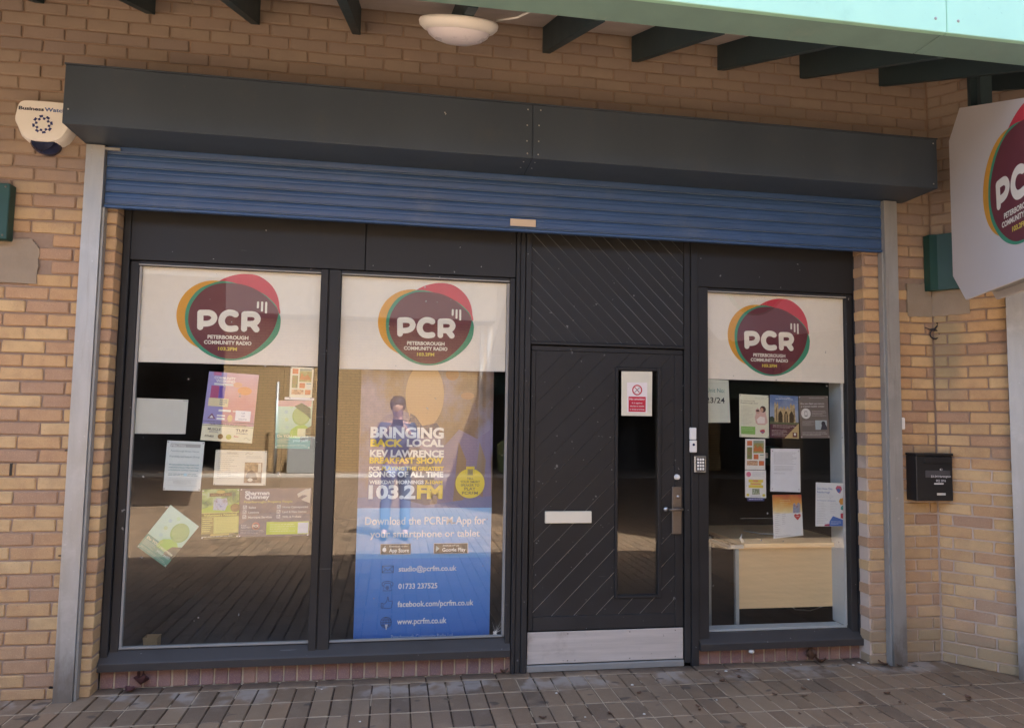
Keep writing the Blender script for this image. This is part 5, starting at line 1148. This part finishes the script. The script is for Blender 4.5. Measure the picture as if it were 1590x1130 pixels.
# ------------------------------------------------------------------ person taking the picture (seen only reflected in the middle window)
def skinned(name, chain, mat, parent=None, **kw):
    """chain: list of (point, radius, parent index)"""
    me = bpy.data.meshes.new(name); me.from_pydata([c[0] for c in chain], [(c[2], i) for i, c in enumerate(chain) if c[2] is not None], [])
    o = bpy.data.objects.new(name, me); link(o, parent, **kw)
    md = o.modifiers.new('skin', 'SKIN'); sv = me.skin_vertices[0].data
    for i, c in enumerate(chain): sv[i].radius = (c[1], c[1] * (c[3] if len(c) > 3 else 1))
    sv[0].use_root = True; md.use_smooth_shade = True
    o.modifiers.new('sub', 'SUBSURF').levels = 1; o.modifiers['sub'].render_levels = 1
    dg = bpy.context.evaluated_depsgraph_get(); m2 = bpy.data.meshes.new_from_object(o.evaluated_get(dg)); o.modifiers.clear(); o.data = m2
    m2.materials.append(mat); return o
SKIN = simple('skin', (.50, .30, .22), .5, var=.05); JKT = simple('navy_jacket', (.07, .08, .12), .8, var=.3); JEAN = simple('blue_jeans', (.16, .21, .32), .9, var=.2); HAIR = simple('brown_hair', (.06, .035, .02), .7, var=.2); SHOE = simple('dark_shoe', (.03, .03, .03), .5)
pe = empty('person', (.05, -4.75, 0), 'person in a navy jacket and jeans holding up a phone, reflected in the middle window', 'person')
skinned('body', [((0, 0, .98), .15, None, .7), ((0, 0, 1.15), .14, 0, .75), ((0, 0, 1.35), .17, 1, .7), ((0, .0, 1.47), .07, 2), ((0, .01, 1.55), .055, 3), ((0, .03, 1.64), .088, 4, 1.1), ((0, .02, 1.73), .085, 5, 1.1),
    ((-.19, 0, 1.42), .062, 2), ((-.25, .06, 1.18), .05, 7), ((-.12, .26, 1.36), .038, 8), ((-.06, .30, 1.44), .032, 9), ((.19, 0, 1.42), .062, 2), ((.25, .06, 1.18), .05, 11), ((.12, .26, 1.36), .038, 12), ((.06, .30, 1.44), .032, 13),
    ((-.10, 0, .88), .09, 0), ((-.12, .02, .50), .062, 15), ((-.13, 0, .10), .045, 16), ((-.13, .13, .045), .04, 17), ((.10, 0, .88), .09, 0), ((.12, .02, .50), .062, 19), ((.13, 0, .10), .045, 20), ((.13, .13, .045), .04, 21)], SKIN, pe)
skinned('jacket', [((0, 0, .90), .165, None, .75), ((0, 0, 1.12), .16, 0, .78), ((0, 0, 1.34), .185, 1, .72), ((0, 0, 1.45), .09, 2), ((-.19, 0, 1.41), .078, 2), ((-.25, .06, 1.18), .066, 4), ((-.14, .24, 1.34), .05, 5), ((.19, 0, 1.41), .078, 2), ((.25, .06, 1.18), .066, 7), ((.14, .24, 1.34), .05, 8)], JKT, pe)
skinned('jeans', [((0, 0, .92), .155, None, .72), ((-.10, 0, .84), .10, 0), ((-.12, .02, .50), .075, 1), ((-.13, 0, .09), .065, 2), ((.10, 0, .84), .10, 0), ((.12, .02, .50), .075, 4), ((.13, 0, .09), .065, 5)], JEAN, pe)
m_ = MB(); m_.lathe([(0, .115), (.06, .10), (.098, .05), (.104, 0), (.09, -.06), (.06, -.09)], (0, -.005, 1.70), (0, -.25, 1), 20); m_.obj('hair', HAIR, pe)
m_ = MB(); m_.box(-.075, .075, .325, .334, 1.43, 1.51, .003); m_.obj('phone', BLACKPL, None, label='black phone held up by the reflected person', cat='phone').location = (.05, -4.75, 0)
for x in (-.05, .05):
    for k in range(4): m_ = MB(); m_.tube([(x * .9, .305, 1.44 + .014 * k), (x * 1.35, .325, 1.445 + .014 * k), (x * 1.4, .338, 1.445 + .014 * k)], .008, 6); m_.obj('finger', SKIN, pe)
    m_ = MB(); m_.tube([(x, .30, 1.43), (x * .7, .315, 1.455), (x * .5, .318, 1.47)], .009, 6); m_.obj('thumb', SKIN, pe)
for x in (-.13, .13): m_ = MB(); m_.tube([(x, -.07, .045), (x, .04, .055), (x, .17, .035)], [.045, .052, .035], 10); m_.obj('shoe', SHOE, pe)
